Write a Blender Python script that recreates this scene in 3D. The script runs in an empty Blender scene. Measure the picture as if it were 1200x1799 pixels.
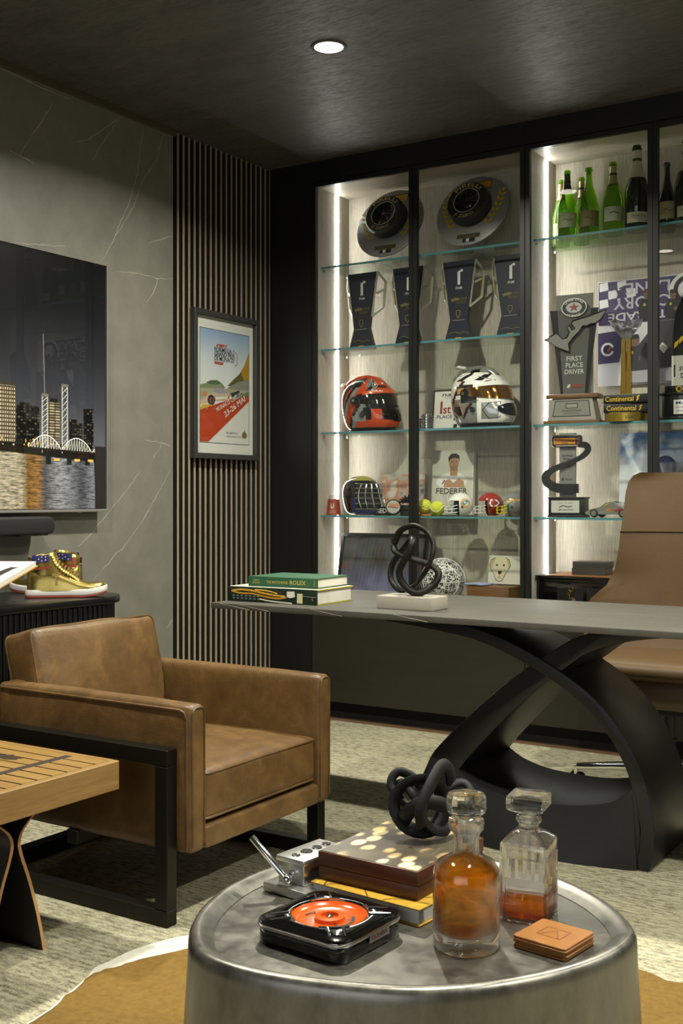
import bpy, bmesh, math, random
from mathutils import Vector, Matrix
R = math.radians
random.seed(7)
sc = bpy.context.scene
C = sc.collection

# ------------------------------------------------------------------ camera, world, exposure
cam_d = bpy.data.cameras.new('camera')
cam_d.sensor_fit = 'HORIZONTAL'; cam_d.sensor_width = 36.0
cam_d.lens = 36.0 * 2002 / 1200
cam_d.shift_y = -25.5 / 1200
cam_d.clip_start = 0.05
cam = bpy.data.objects.new('camera', cam_d); C.objects.link(cam)
cam.location = (0, 0, 1.08); cam.rotation_euler = (R(90), 0, R(32.67))
sc.camera = cam
w = bpy.data.worlds.new('world'); sc.world = w; w.use_nodes = True
w.node_tree.nodes['Background'].inputs[0].default_value = (0.80, 0.88, 1.0, 1)
w.node_tree.nodes['Background'].inputs[1].default_value = 0.6
sc.view_settings.view_transform = 'Standard'; sc.view_settings.look = 'None'
sc.view_settings.exposure = 0.0; sc.view_settings.gamma = 1.0
sc.view_settings.use_curve_mapping = False
sc.cycles.max_bounces = 10; sc.cycles.diffuse_bounces = 4; sc.cycles.glossy_bounces = 4
sc.cycles.transmission_bounces = 10; sc.cycles.transparent_max_bounces = 24
sc.cycles.sample_clamp_indirect = 4.0
sc.cycles.caustics_refractive = False; sc.cycles.caustics_reflective = False
sc.cycles.use_denoising = True

def area_light(name, loc, rot, sx, sy, power, color=(1, 1, 1), spread=180, shape='RECTANGLE'):
    d = bpy.data.lights.new(name, 'AREA'); d.shape = shape; d.size = sx
    if shape in ('RECTANGLE', 'ELLIPSE'): d.size_y = sy
    d.energy = power; d.color = color; d.spread = R(spread)
    o = bpy.data.objects.new(name, d); C.objects.link(o); o.location = loc; o.rotation_euler = rot
    return o
# daylight that enters through the wide window in the wall behind the camera
area_light('window_daylight', (-0.2, -2.28, 1.45), (R(90), 0, 0), 3.4, 2.1, 30, (0.97, 0.98, 1.0), 170)
WARM = (1.0, 0.975, 0.83)
DOWNLIGHT_W = 46
DOWNLIGHTS = [(-2.318, 3.528), (-0.55, 3.528), (-2.318, 1.75), (-0.55, 1.75), (1.2, 3.528), (1.2, 1.75)]

# ------------------------------------------------------------------ materials
def lin(h):
    h = h.lstrip('#'); o = []
    for i in (0, 2, 4):
        c = int(h[i:i+2], 16) / 255
        o.append(c / 12.92 if c <= .04045 else ((c + .055) / 1.055) ** 2.4)
    return (*o, 1)
MATS = {}
class NT:
    def __init__(s, name):
        s.m = bpy.data.materials.new(name); s.m.use_nodes = True
        s.t = s.m.node_tree; s.t.nodes.clear()
        s.out = s.n('ShaderNodeOutputMaterial')
    def n(s, kind, **kw):
        nd = s.t.nodes.new(kind)
        for k, v in kw.items(): setattr(nd, k, v)
        return nd
    def l(s, a, b): s.t.links.new(a, b)
    def coord(s, scale=(1, 1, 1), which='Object', rot=(0, 0, 0)):
        tc = s.n('ShaderNodeTexCoord'); mp = s.n('ShaderNodeMapping')
        mp.inputs['Scale'].default_value = scale; mp.inputs['Rotation'].default_value = rot
        s.l(tc.outputs[which], mp.inputs['Vector']); return mp.outputs['Vector']
    def noise(s, vec, scale, detail=4, rough=.55, dist=0):
        nd = s.n('ShaderNodeTexNoise'); nd.inputs['Scale'].default_value = scale
        nd.inputs['Detail'].default_value = detail; nd.inputs['Roughness'].default_value = rough
        nd.inputs['Distortion'].default_value = dist; s.l(vec, nd.inputs['Vector']); return nd.outputs['Fac']
    def ramp(s, fac, stops):
        nd = s.n('ShaderNodeValToRGB'); e = nd.color_ramp.elements
        while len(e) < len(stops): e.new(.5)
        for el, (p, c) in zip(e, stops): el.position = p; el.color = lin(c) if isinstance(c, str) else (c, c, c, 1)
        s.l(fac, nd.inputs['Fac']); return nd.outputs['Color']
    def mix(s, fac, a, b, mode='MIX'):
        nd = s.n('ShaderNodeMix', data_type='RGBA', blend_type=mode)
        for sock, v in ((nd.inputs['Factor'], fac), (nd.inputs[6], a), (nd.inputs[7], b)):
            if isinstance(v, (int, float)): sock.default_value = v
            elif isinstance(v, (tuple, list)): sock.default_value = v
            else: s.l(v, sock)
        return nd.outputs[2]
    def bump(s, h, strength, dist=.01):
        nd = s.n('ShaderNodeBump'); nd.inputs['Strength'].default_value = strength
        nd.inputs['Distance'].default_value = dist; s.l(h, nd.inputs['Height']); return nd.outputs['Normal']
    def bsdf(s, col=None, rough=.5, metal=0, spec=.5, normal=None, **kw):
        b = s.n('ShaderNodeBsdfPrincipled')
        for k, v in (('Base Color', col), ('Roughness', rough), ('Metallic', metal), ('Specular IOR Level', spec), ('Normal', normal)):
            if v is None: continue
            if isinstance(v, (int, float, tuple)): b.inputs[k].default_value = v
            else: s.l(v, b.inputs[k])
        for k, v in kw.items(): b.inputs[k.replace('_', ' ')].default_value = v
        s.l(b.outputs[0], s.out.inputs['Surface']); return b

def mat(col, rough=.5, metal=0, spec=.5, coat=0, var=0, vscale=20, bump=0, bscale=200, emit=0, name=None):
    """plain coloured material; var mottles the colour, bump gives it a fine relief"""
    key = (col, rough, metal, spec, coat, var, vscale, bump, bscale, emit, name)
    if key in MATS: return MATS[key]
    t = NT(name or ('m_' + col.strip('#')))
    c = lin(col); nrm = None
    if var:
        f = t.noise(t.coord(), vscale, 5, .6)
        lo = tuple(x * (1 - var) for x in c[:3]) + (1,); hi = tuple(min(1, x * (1 + var)) for x in c[:3]) + (1,)
        c = t.mix(t.ramp(f, [(.3, 0.0), (.7, 1.0)]), lo, hi)
    if bump: nrm = t.bump(t.noise(t.coord(), bscale, 3), bump, .002)
    b = t.bsdf(c, rough, metal, spec, nrm)
    if coat: b.inputs['Coat Weight'].default_value = coat; b.inputs['Coat Roughness'].default_value = .05
    if emit:
        b.inputs['Emission Color'].default_value = lin(col); b.inputs['Emission Strength'].default_value = emit
    MATS[key] = t.m; return t.m

def thin_glass(name, tint, refl=1.0, rough=0.0, f0=.04):
    t = NT(name)
    tr = t.n('ShaderNodeBsdfTransparent'); tr.inputs[0].default_value = tint
    gl = t.n('ShaderNodeBsdfGlossy'); gl.inputs['Roughness'].default_value = rough
    lw = t.n('ShaderNodeFresnel'); ge = t.n('ShaderNodeNewGeometry'); mi = t.n('ShaderNodeMix', data_type='FLOAT'); mi.inputs[2].default_value = 1.45; mi.inputs[3].default_value = 1/1.45
    t.l(ge.outputs['Backfacing'], mi.inputs[0]); t.l(mi.outputs[0], lw.inputs['IOR'])
    mx = t.n('ShaderNodeMixShader'); mt = t.n('ShaderNodeMath', operation='MULTIPLY'); mt.inputs[1].default_value = refl
    t.l(lw.outputs[0], mt.inputs[0]); t.l(mt.outputs[0], mx.inputs[0]); t.l(tr.outputs[0], mx.inputs[1]); t.l(gl.outputs[0], mx.inputs[2])
    t.l(mx.outputs[0], t.out.inputs['Surface']); return t.m
def solid_glass(name, tint, clear=.35, ior=1.5, rough=0.0):
    t = NT(name)
    g = t.n('ShaderNodeBsdfGlass'); g.inputs['Color'].default_value = tint; g.inputs['IOR'].default_value = ior; g.inputs['Roughness'].default_value = rough
    tr = t.n('ShaderNodeBsdfTransparent'); tr.inputs[0].default_value = tint
    mx = t.n('ShaderNodeMixShader'); mx.inputs[0].default_value = clear
    t.l(g.outputs[0], mx.inputs[1]); t.l(tr.outputs[0], mx.inputs[2]); t.l(mx.outputs[0], t.out.inputs['Surface']); return t.m

GLASS_DOOR = thin_glass('door_glass', (.97, .98, .97, 1), .75)
GLASS_SHELF = thin_glass('shelf_glass', (.93, .97, .95, 1), .8)
GLASS_CLEAR = thin_glass('clear_acrylic', (.95, .96, .96, 1), 1.0)
GLASS_SMOKE = thin_glass('grey_acrylic', (.30, .31, .31, 1), 1.0)
GLASS_CRYSTAL = solid_glass('crystal', (.99, .99, .99, 1), .22)
AMBER = solid_glass('amber_spirit', (.95, .62, .13, 1), .5, 1.36)
AMBER_DARK = solid_glass('dark_amber_spirit', (.90, .45, .07, 1), .5, 1.36)
BLACK = mat('#0f0f0e', .42, name='black_satin')
BLACK_GLOSS = mat('#080808', .08, coat=.6, name='black_gloss')
BLACK_MATT = mat('#0c0c0b', .75, name='black_matt')
CHROME = mat('#d8d8d6', .12, 1.0, name='chrome')
STEEL = mat('#b9b9b5', .3, 1.0, name='brushed_steel')
GOLD = mat('#c9a24a', .22, 1.0, name='gold_metal')
WHITE = mat('#e8e6e0', .45, name='white_paint')
PAPER = mat('#dcd8cc', .8, name='paper', bump=.15, bscale=400)

def m_stone():
    t = NT('grey_stone'); v = t.coord()
    a = t.noise(v, 1.3, 6, .6, .6); b = t.noise(v, 9, 6, .65)
    c = t.ramp(a, [(.25, '#6b695f'), (.5, '#76746a'), (.8, '#807e75')])
    c = t.mix(.35, c, t.ramp(b, [(.3, '#605e56'), (.7, '#86847b')]))
    wv = t.noise(v, 1.1, 3, .6, 1.5)
    vo = t.n('ShaderNodeTexVoronoi', feature='DISTANCE_TO_EDGE'); vo.inputs['Scale'].default_value = .9
    t.l(v, vo.inputs['Vector'])
    t.bsdf(c, .42, 0, .5, t.bump(b, .05, .004)); return t.m
STONE = m_stone()
STONE_VEIN = mat('#b9b5a6', .45, name='stone_vein')
def m_carpet():
    t = NT('woven_carpet')
    rows = t.n('ShaderNodeTexWave', wave_type='BANDS', bands_direction='Y', wave_profile='SIN')
    rows.inputs['Scale'].default_value = 17; rows.inputs['Distortion'].default_value = 2.2; rows.inputs['Detail'].default_value = 3; rows.inputs['Detail Scale'].default_value = 5
    t.l(t.coord((1, 1, 1)), rows.inputs['Vector'])
    fl = t.noise(t.coord((.55, 1.35, 1)), 52, 4, .72)
    pile = t.noise(t.coord(), 190, 3, .7)
    big = t.noise(t.coord((1, 4, 1)), 3.2, 4, .6)
    c = t.ramp(fl, [(.36, '#1c180b'), (.44, '#6f694f'), (.50, '#aea88c'), (.70, '#d2ccb1')])
    c = t.mix(.28, c, t.ramp(rows.outputs['Fac'], [(.05, '#4a4633'), (.35, '#a39d84'), (.9, '#bcb69d')]))
    c = t.mix(.26, c, t.ramp(pile, [(.36, '#46412b'), (.62, '#d4ceb5')]))
    c = t.mix(.22, c, t.ramp(big, [(.35, '#6e6a55'), (.65, '#bdb79f')]))
    h = t.mix(.5, fl, pile)
    t.bsdf(c, .95, 0, .1, t.bump(h, .9, .006)); return t.m
CARPET = m_carpet()
def m_wood(name, dark, light, axis='X', scale=1.0, rough=.5, stretch=14, spec=.4):
    t = NT(name)
    s = {'X': (1, stretch, stretch), 'Y': (stretch, 1, stretch), 'Z': (stretch, stretch, 1)}[axis]
    v = t.coord(tuple(q * scale for q in s))
    a = t.noise(v, 3.0, 6, .65, .4); b = t.noise(v, 14, 4, .7)
    c = t.ramp(a, [(.25, dark), (.75, light)]); c = t.mix(.4, c, t.ramp(b, [(.3, dark), (.7, light)]))
    t.bsdf(c, rough, 0, spec, t.bump(b, .12, .002)); return t.m
OAK_GREY = m_wood('grey_oak', '#847b6b', '#d2c9b8', 'Z', 2.2, .5, 30)
OAK_GREY_TOP = m_wood('grey_oak_across', '#9a9181', '#c2b9a8', 'X', 1.2, .5, 14)
SLAT_FACE = m_wood('slat_oak', '#8a7c64', '#a59880', 'Z', 1.0, .55)
SLAT_SIDE = mat('#1b1814', .7, name='slat_dark_side')
FLOOR_WOOD = m_wood('floor_wood', '#4a3626', '#7c6147', 'X', 1.0, .35)
OAK_TABLE = m_wood('honey_oak', '#6f542c', '#94743f', 'X', 1.0, .42, 16)
OAK_TABLE_Y = m_wood('honey_oak_end', '#6f542c', '#98784a', 'Y', 1.0, .42, 18)
WALNUT = m_wood('walnut', '#4e3622', '#7c5938', 'X', 2.5, .4)
PLY_EDGE = m_wood('plywood_edge', '#a57b50', '#c79a6b', 'Z', 3, .5)
PANEL_DARK = m_wood('dark_veneer', '#211f19', '#2a2820', 'X', .7, .38, 10)
def m_leather(name, dark, mid, light, rough=.42):
    t = NT(name); v = t.coord()
    a = t.noise(v, 5, 6, .65, .8); b = t.noise(v, 16, 6, .7, .5); g = t.noise(v, 260, 2, .5)
    c = t.ramp(a, [(.28, dark), (.5, mid), (.75, light)])
    c = t.mix(.5, c, t.ramp(b, [(.3, dark), (.55, mid), (.8, light)]))
    t.bsdf(c, rough, 0, .45, t.bump(t.mix(.35, g, b), .22, .003)); return t.m
LEATHER = m_leather('cognac_leather', '#402e18', '#5d4424', '#83643b')
LEATHER_TAN = m_leather('tan_leather', '#483317', '#4c371a', '#513c1d', .6)
LEATHER_SHADE = mat('#524228', .55, name='taupe_leather', bump=.1, bscale=260)
def m_ceiling():
    t = NT('woven_dark_ceiling')
    a = t.noise(t.coord((1, 3.4, 1)), 3.2, 7, .72, .6); b = t.noise(t.coord((2, 9, 1)), 9, 6, .78)
    c = t.ramp(a, [(.36, '#2a2926'), (.64, '#605e57')]); c = t.mix(.45, c, t.ramp(b, [(.35, '#262522'), (.68, '#74716a')]))
    rg = t.ramp(b, [(.38, .58), (.66, .24)])
    t.bsdf(c, rg, 0, .75, t.bump(t.mix(.5, a, b), .8, .008)); return t.m
CEILING = m_ceiling()
def m_desk():
    t = NT('grey_desk_stone'); a = t.noise(t.coord((1, 5, 1)), 4, 6, .65, .5); b = t.noise(t.coord(), 40, 5, .7)
    c = t.ramp(a, [(.25, '#3b3932'), (.75, '#4d4a42')]); c = t.mix(.25, c, t.ramp(b, [(.3, '#33312b'), (.7, '#56534a')]))
    t.bsdf(c, .58, 0, .4); return t.m
DESK_STONE = m_desk()
def m_pewter():
    t = NT('aged_pewter'); a = t.noise(t.coord(), 5, 6, .65, .6); b = t.noise(t.coord((1, 1, .4)), 22, 5, .7)
    c = t.mix(.5, t.ramp(a, [(.25, '#625f59'), (.75, '#88857d')]), t.ramp(b, [(.3, '#5a5751'), (.7, '#918e86')]))
    rg = t.ramp(b, [(.3, .28), (.75, .46)])
    t.bsdf(c, rg, .9, .5, t.bump(a, .06, .005)); return t.m
PEWTER = m_pewter()
def m_cowhide():
    t = NT('cowhide'); a = t.noise(t.coord(), 2.2, 5, .6, .6); b = t.noise(t.coord((1, 1, 1)), 60, 4, .7)
    c = t.ramp(a, [(.3, '#5c461a'), (.6, '#735826'), (.8, '#846936')]); c = t.mix(.35, c, t.ramp(b, [(.3, '#554016'), (.7, '#8a6e3a')]))
    t.bsdf(c, .8, 0, .2, t.bump(b, .4, .004)); return t.m
COWHIDE = m_cowhide()
COWHIDE_WHITE = mat('#dcd7c8', .85, name='white_hair', var=.1, vscale=60, bump=.4, bscale=300)

# ------------------------------------------------------------------ mesh building
class MB:
    def __init__(s, m=None, M0=None): s.v = []; s.f = []; s.mi = []; s.mats = []; s.cur = m; s.M0 = M0
    def idx(s, m):
        m = m or s.cur
        if m not in s.mats: s.mats.append(m)
        return s.mats.index(m)
    def add(s, vs, fs, m=None, M=None):
        b = len(s.v); i = s.idx(m)
        if s.M0 is not None: M = s.M0 @ M if M is not None else s.M0
        s.v += [tuple(M @ Vector(p)) for p in vs] if M is not None else [tuple(p) for p in vs]
        for f in fs: s.f.append([b + q for q in f]); s.mi.append(i)
        return s
    def box(s, x0, x1, y0, y1, z0, z1, m=None, M=None):
        v = [(x, y, z) for x in (x0, x1) for y in (y0, y1) for z in (z0, z1)]
        return s.add(v, [(0,1,3,2),(4,6,7,5),(0,4,5,1),(2,3,7,6),(0,2,6,4),(1,5,7,3)], m, M)
    def cyl(s, p0, p1, r0, r1=None, n=16, m=None, M=None, cap=True):
        r1 = r0 if r1 is None else r1
        p0 = Vector(p0); p1 = Vector(p1); d = (p1 - p0).normalized()
        a = d.orthogonal().normalized(); b = d.cross(a)
        v = []; 
        for p, r in ((p0, r0), (p1, r1)):
            for k in range(n):
                t = 2 * math.pi * k / n; v.append(p + a * (r * math.cos(t)) + b * (r * math.sin(t)))
        f = [(k, (k+1) % n, n + (k+1) % n, n + k) for k in range(n)]
        if cap: f += [tuple(range(n - 1, -1, -1)), tuple(range(n, 2 * n))]
        return s.add(v, f, m, M)
    def lathe(s, prof, n=32, m=None, M=None, a0=0, a1=360, cap=False):
        full = abs(a1 - a0) >= 359.9; k = n if full else n + 1
        v = []
        for r, z in prof:
            for i in range(k):
                t = R(a0 + (a1 - a0) * i / n); v.append((r * math.cos(t), r * math.sin(t), z))
        f = []
        for j in range(len(prof) - 1):
            for i in range(n):
                i2 = (i + 1) % k; f.append((j*k+i, j*k+i2, (j+1)*k+i2, (j+1)*k+i))
        if cap and full:
            f.append(tuple(range(k - 1, -1, -1))); L = (len(prof)-1)*k; f.append(tuple(range(L, L + k)))
        return s.add(v, f, m, M)
    def tube(s, pts, r, n=8, closed=False, m=None, M=None, flat=None):
        """flat=(a,b): elliptical section radii factors"""
        P = [Vector(p) for p in pts]; L = len(P); rings = []
        rs = r if isinstance(r, (list, tuple)) else [r] * L
        prev = None
        for i in range(L):
            a = P[(i-1) % L] if (closed or i > 0) else P[i]; b = P[(i+1) % L] if (closed or i < L-1) else P[i]
            d = (b - a).normalized()
            if prev is None: u = d.orthogonal().normalized()
            else:
                u = prev - d * prev.dot(d); u = u.normalized() if u.length > 1e-6 else d.orthogonal().normalized()
            prev = u; wv = d.cross(u); fa, fb = flat or (1, 1)
            rings.append([P[i] + u*(rs[i]*fa*math.cos(2*math.pi*k/n)) + wv*(rs[i]*fb*math.sin(2*math.pi*k/n)) for k in range(n)])
        return s.loft(rings, closed, True, m, M)
    def loft(s, rings, closed=False, cap=True, m=None, M=None):
        n = len(rings[0]); L = len(rings); v = [p for r in rings for p in r]; f = []
        for j in range(L if closed else L - 1):
            a = j * n; b = ((j + 1) % L) * n
            for k in range(n): f.append((a + k, a + (k+1) % n, b + (k+1) % n, b + k))
        if cap and not closed: f += [tuple(range(n - 1, -1, -1)), tuple(range((L-1)*n, L*n))]
        return s.add(v, f, m, M)
    def prism(s, outline, y0, y1, m=None, M=None):
        """outline of (x, z), extruded from y0 to y1"""
        n = len(outline); v = [(x, y0, z) for x, z in outline] + [(x, y1, z) for x, z in outline]
        f = [tuple(range(n)), tuple(range(2*n - 1, n - 1, -1))] + [(k, n + k, n + (k+1) % n, (k+1) % n) for k in range(n)]
        return s.add(v, f, m, M)
    def slab(s, outline, z0, z1, m=None, M=None):
        """outline of (x, y), extruded from z0 to z1"""
        n = len(outline); v = [(x, y, z0) for x, y in outline] + [(x, y, z1) for x, y in outline]
        f = [tuple(range(n - 1, -1, -1)), tuple(range(n, 2*n))] + [(k, (k+1) % n, n + (k+1) % n, n + k) for k in range(n)]
        return s.add(v, f, m, M)
    def ball(s, c, rx, ry=None, rz=None, n=20, k=12, m=None, M=None):
        ry = ry or rx; rz = rz or rx; rings = []
        for j in range(1, k):
            p = math.pi * j / k
            rings.append([(c[0] + rx*math.sin(p)*math.cos(2*math.pi*i/n), c[1] + ry*math.sin(p)*math.sin(2*math.pi*i/n), c[2] - rz*math.cos(p)) for i in range(n)])
        return s.loft(rings, False, True, m, M)
    def cushion(s, x0, x1, y0, y1, z0, z1, r=.02, puff=(0, 0, 0), n=14, m=None, M=None, wob=0):
        h = Vector(((x1-x0)/2, (y1-y0)/2, (z1-z0)/2)); c = Vector(((x0+x1)/2, (y0+y1)/2, (z0+z1)/2))
        T_ = [math.sin(math.pi/2*(-1 + 2*i/n)) for i in range(n+1)]; ids = {}; vs = []; fs = []
        def vid(p):
            k = tuple(round(q, 5) for q in p)
            if k not in ids:
                q = Vector(p[i]*h[i] for i in range(3)); rr = min(r, *h)
                inn = Vector(max(-(h[i]-rr), min(h[i]-rr, q[i])) for i in range(3)); d = q - inn
                if d.length > 1e-9: q = inn + d.normalized()*rr
                e = [1 - abs(p[i])**2.4 for i in range(3)]
                q.x += p[0]*puff[0]*e[1]*e[2]; q.y += p[1]*puff[1]*e[0]*e[2]; q.z += p[2]*puff[2]*e[0]*e[1]
                if wob:
                    from mathutils import noise as nz
                    q += nz.noise_vector(Vector(q)*9 + c*3)*wob
                ids[k] = len(vs); vs.append(c + q)
            return ids[k]
        for ax in range(3):
            a, b = (ax+1) % 3, (ax+2) % 3
            for sg in (-1, 1):
                for i in range(n):
                    for j in range(n):
                        q = []
                        for u, v in ((i, j), (i+1, j), (i+1, j+1), (i, j+1)):
                            p = [0, 0, 0]; p[ax] = sg; p[a] = T_[u]; p[b] = T_[v]; q.append(vid(p))
                        fs.append(q)
        return s.add(vs, fs, m, M)
    def build(s, name, parent=None, bevel=0, seg=2, smooth=35, loc=None, rot=None, bev_angle=30):
        me = bpy.data.meshes.new(name); bm = bmesh.new()
        vs = [bm.verts.new(p) for p in s.v]; bm.verts.ensure_lookup_table()
        for f, i in zip(s.f, s.mi):
            try: fc = bm.faces.new([vs[q] for q in f]); fc.material_index = i
            except ValueError: pass
        bmesh.ops.recalc_face_normals(bm, faces=bm.faces)
        if bevel:
            ed = [e for e in bm.edges if len(e.link_faces) == 2 and e.calc_face_angle(0) > R(bev_angle)]
            bmesh.ops.bevel(bm, geom=ed, offset=bevel, segments=seg, profile=.5, affect='EDGES', clamp_overlap=True)
        bm.to_mesh(me); bm.free()
        for m in s.mats: me.materials.append(m)
        if smooth:
            me.shade_smooth(); me.set_sharp_from_angle(angle=R(smooth))
        o = bpy.data.objects.new(name, me); C.objects.link(o)
        if parent: o.parent = parent
        if loc: o.location = loc
        if rot: o.rotation_euler = rot
        return o

def tag(o, label=None, cat=None, group=None, kind=None):
    for k, v in (('label', label), ('category', cat), ('group', group), ('kind', kind)):
        if v: o[k] = v
    return o
def thing(name, label, cat, loc, rz=0, group=None):
    o = bpy.data.objects.new(name, None); C.objects.link(o); o.empty_display_size = .05
    o.location = loc; o.rotation_euler = (0, 0, R(rz)); return tag(o, label, cat, group)
def copy_tree(o, parent=None):
    c = o.copy(); C.objects.link(c); c.parent = parent
    for ch in list(o.children): copy_tree(ch, c)
    return c
def T(x=0, y=0, z=0, rx=0, ry=0, rz=0, s=1):
    return Matrix.Translation((x, y, z)) @ Matrix.Rotation(R(rz), 4, 'Z') @ Matrix.Rotation(R(ry), 4, 'Y') @ Matrix.Rotation(R(rx), 4, 'X') @ Matrix.Scale(s, 4)
def spline(pts, n=8, closed=False):
    """Catmull-Rom through points of any dimension"""
    P = [Vector(p) for p in pts]; L = len(P); out = []
    for i in range(L if closed else L - 1):
        g = lambda k: P[k % L] if closed else P[max(0, min(L - 1, k))]
        a, b, c, d = g(i-1), g(i), g(i+1), g(i+2)
        for k in range(n):
            t = k / n
            out.append(.5 * ((2*b) + (c - a)*t + (2*a - 5*b + 4*c - d)*t*t + (3*b - a - 3*c + d)*t*t*t))
    if not closed: out.append(P[-1])
    return [tuple(p) for p in out]

# ------------------------------------------------------------------ flat print: shapes and lettering laid on a face (x right, z up, facing -y)
_tx = {}
def text_mesh(s, bold=0, spacing=1.0):
    key = (s, bold, spacing)
    if key not in _tx:
        cu = bpy.data.curves.new('glyphs', 'FONT'); cu.body = s; cu.size = 1; cu.resolution_u = 2
        cu.offset = bold; cu.space_character = spacing; cu.fill_mode = 'FRONT' if hasattr(cu, 'fill_mode') else 'BOTH'
        o = bpy.data.objects.new('glyphs', cu); C.objects.link(o)
        me = bpy.data.meshes.new_from_object(o, depsgraph=bpy.context.evaluated_depsgraph_get())
        vs = [(v.co.x, v.co.y) for v in me.vertices]; fs = [tuple(p.vertices) for p in me.polygons]
        bpy.data.objects.remove(o); bpy.data.meshes.remove(me)
        _tx[key] = (vs, fs)
    return _tx[key]
def circ(cx, cz, rx, rz=None, n=24, a0=0, a1=360):
    rz = rz or rx; full = a1 - a0 >= 359.9
    return [(cx + rx*math.cos(R(a0 + (a1-a0)*i/(n if full else n-1))), cz + rz*math.sin(R(a0 + (a1-a0)*i/(n if full else n-1)))) for i in range(n)]
def rect(x0, z0, x1, z1): return [(x0, z0), (x1, z0), (x1, z1), (x0, z1)]
def ribbon(pts, wd):
    a = []; b = []
    for i, p in enumerate(pts):
        q0 = pts[max(0, i-1)]; q1 = pts[min(len(pts)-1, i+1)]
        dx, dz = q1[0]-q0[0], q1[1]-q0[1]; L = math.hypot(dx, dz) or 1
        wi = wd[i] if isinstance(wd, (list, tuple)) else wd
        a.append((p[0] - dz/L*wi/2, p[1] + dx/L*wi/2)); b.append((p[0] + dz/L*wi/2, p[1] - dx/L*wi/2))
    return a, b
def art(parent, name, shapes, M=None, off=.0006, step=.00015, rough=.5, emit=0, wrap=None, letters='lettering'):
    """shapes: ('p', outline, hex) polygon, ('l', pts, width, hex) stroke, ('t', string, x, z, size, hex, opts) lettering.
    wrap(x, y, z) bends the whole print onto a curved face."""
    g = MB(); tx = MB(); k = 0
    def put(mb, pts, faces, colr, lay):
        mm = mat(colr, rough, emit=emit) if isinstance(colr, str) else colr
        y = -(off + step * lay); vs = [(p[0], y, p[1]) for p in pts]
        if wrap: vs = [wrap(*p) for p in vs]
        mb.add(vs, faces, mm, M)
    for sh in shapes:
        k += 1
        if sh[0] == 'p': put(g, sh[1], [tuple(range(len(sh[1])))], sh[2], k)
        elif sh[0] == 'l':
            a, b = ribbon(sh[1], sh[2]); n = len(a)
            put(g, a + b, [(i, i+1, n+i+1, n+i) for i in range(n-1)], sh[3], k)
        elif sh[0] == 't':
            _, s, x, z, size, colr = sh[:6]; o = sh[6] if len(sh) > 6 else {}
            vs, fs = text_mesh(s, o.get('bold', 0), o.get('sp', 1.0))
            if not vs: continue
            x0 = min(v[0] for v in vs); x1 = max(v[0] for v in vs)
            sx = o.get('sx', 1.0); wdt = (x1 - x0) * size * sx
            if 'w' in o: sx *= o['w'] / wdt; wdt = o['w']
            al = {'c': -.5, 'l': 0, 'r': -1}[o.get('al', 'c')]
            pts = [((v[0]-x0)*size*sx + wdt*al + v[1]*size*o.get('shear', 0), v[1]*size) for v in vs]
            if 'arc' in o:
                r = o['arc']; base = R(o.get('ang', 90))
                if r > 0: pts = [((r + q)*math.cos(base - p/r), (r + q)*math.sin(base - p/r)) for p, q in pts]
                else: pts = [((-r - q)*math.cos(base - p/r), (-r - q)*math.sin(base - p/r)) for p, q in pts]
            a = R(o.get('rot', 0)); ca, sa = math.cos(a), math.sin(a)
            pts = [(x + p*ca - q*sa, z + p*sa + q*ca) for p, q in pts]
            put(tx, pts, fs, colr, k + 1)
    out = []
    if g.v: out.append(g.build(name, parent, smooth=0))
    if tx.v: out.append(tx.build(letters, parent, smooth=0))
    return out

# ------------------------------------------------------------------ the room
XL = -3.447; CEIL = 2.75; YF = 4.72; XR = 2.6; YB = -2.2
def struct(name, mb, parent=None, **kw):
    o = mb.build(name, parent, **kw)
    if not parent: o['kind'] = 'structure'
    return o
struct('floor', MB(FLOOR_WOOD).box(-3.7, XR + .1, YB - .1, 5.2, -.05, -.012))
ceil = struct('ceiling', MB(CEILING).box(-3.7, XR + .1, YB - .1, 5.2, CEIL, CEIL + .08))
wl = struct('wall_left', MB(STONE).box(-3.7, XL, YB - .1, 3.954, -.012, CEIL).box(-3.7, -3.488, 3.954, 5.2, -.012, CEIL, BLACK_MATT))
VEINS = [[(3.228, 2.662), (3.144, 2.543), (3.054, 2.413)], [(3.009, 2.417), (3.124, 2.397)], [(3.611, 2.715), (3.556, 2.642), (3.499, 2.566), (3.449, 2.491)], [(3.611, 2.715), (3.509, 2.636), (3.426, 2.573), (3.352, 2.539)], [(3.758, 2.711), (3.729, 2.576), (3.718, 2.501), (3.668, 2.363), (3.587, 2.216), (3.566, 2.171), (3.495, 2.073)], [(3.888, 2.716), (3.843, 2.589), (3.758, 2.483), (3.693, 2.348), (3.646, 2.282), (3.584, 2.201)], [(2.959, 2.719), (3.063, 2.716), (3.153, 2.708), (3.333, 2.707)], [(3.58, 2.049), (3.747, 2.063), (3.851, 2.06), (3.954, 2.075)], [(3.851, 2.061), (3.817, 1.982), (3.776, 1.943)], [(3.029, 2.067), (3.135, 2.079), (3.295, 2.101)], [(3.736, 1.195), (3.636, 1.097), (3.549, 1.022), (3.436, 0.928), (3.365, 0.878)], [(3.935, 1.204), (3.839, 1.083), (3.747, 0.972), (3.71, 0.938), (3.624, 0.859), (3.585, 0.84), (3.539, 0.8), (3.452, 0.735)], [(3.769, 1.336), (3.862, 1.325), (3.946, 1.313)], [(3.873, 1.313), (3.82, 1.255)], [(3.946, 0.523), (3.911, 0.488)], [(3.794, 2.209), (3.95, 2.272)]]
rnd = random.Random(3)
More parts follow.
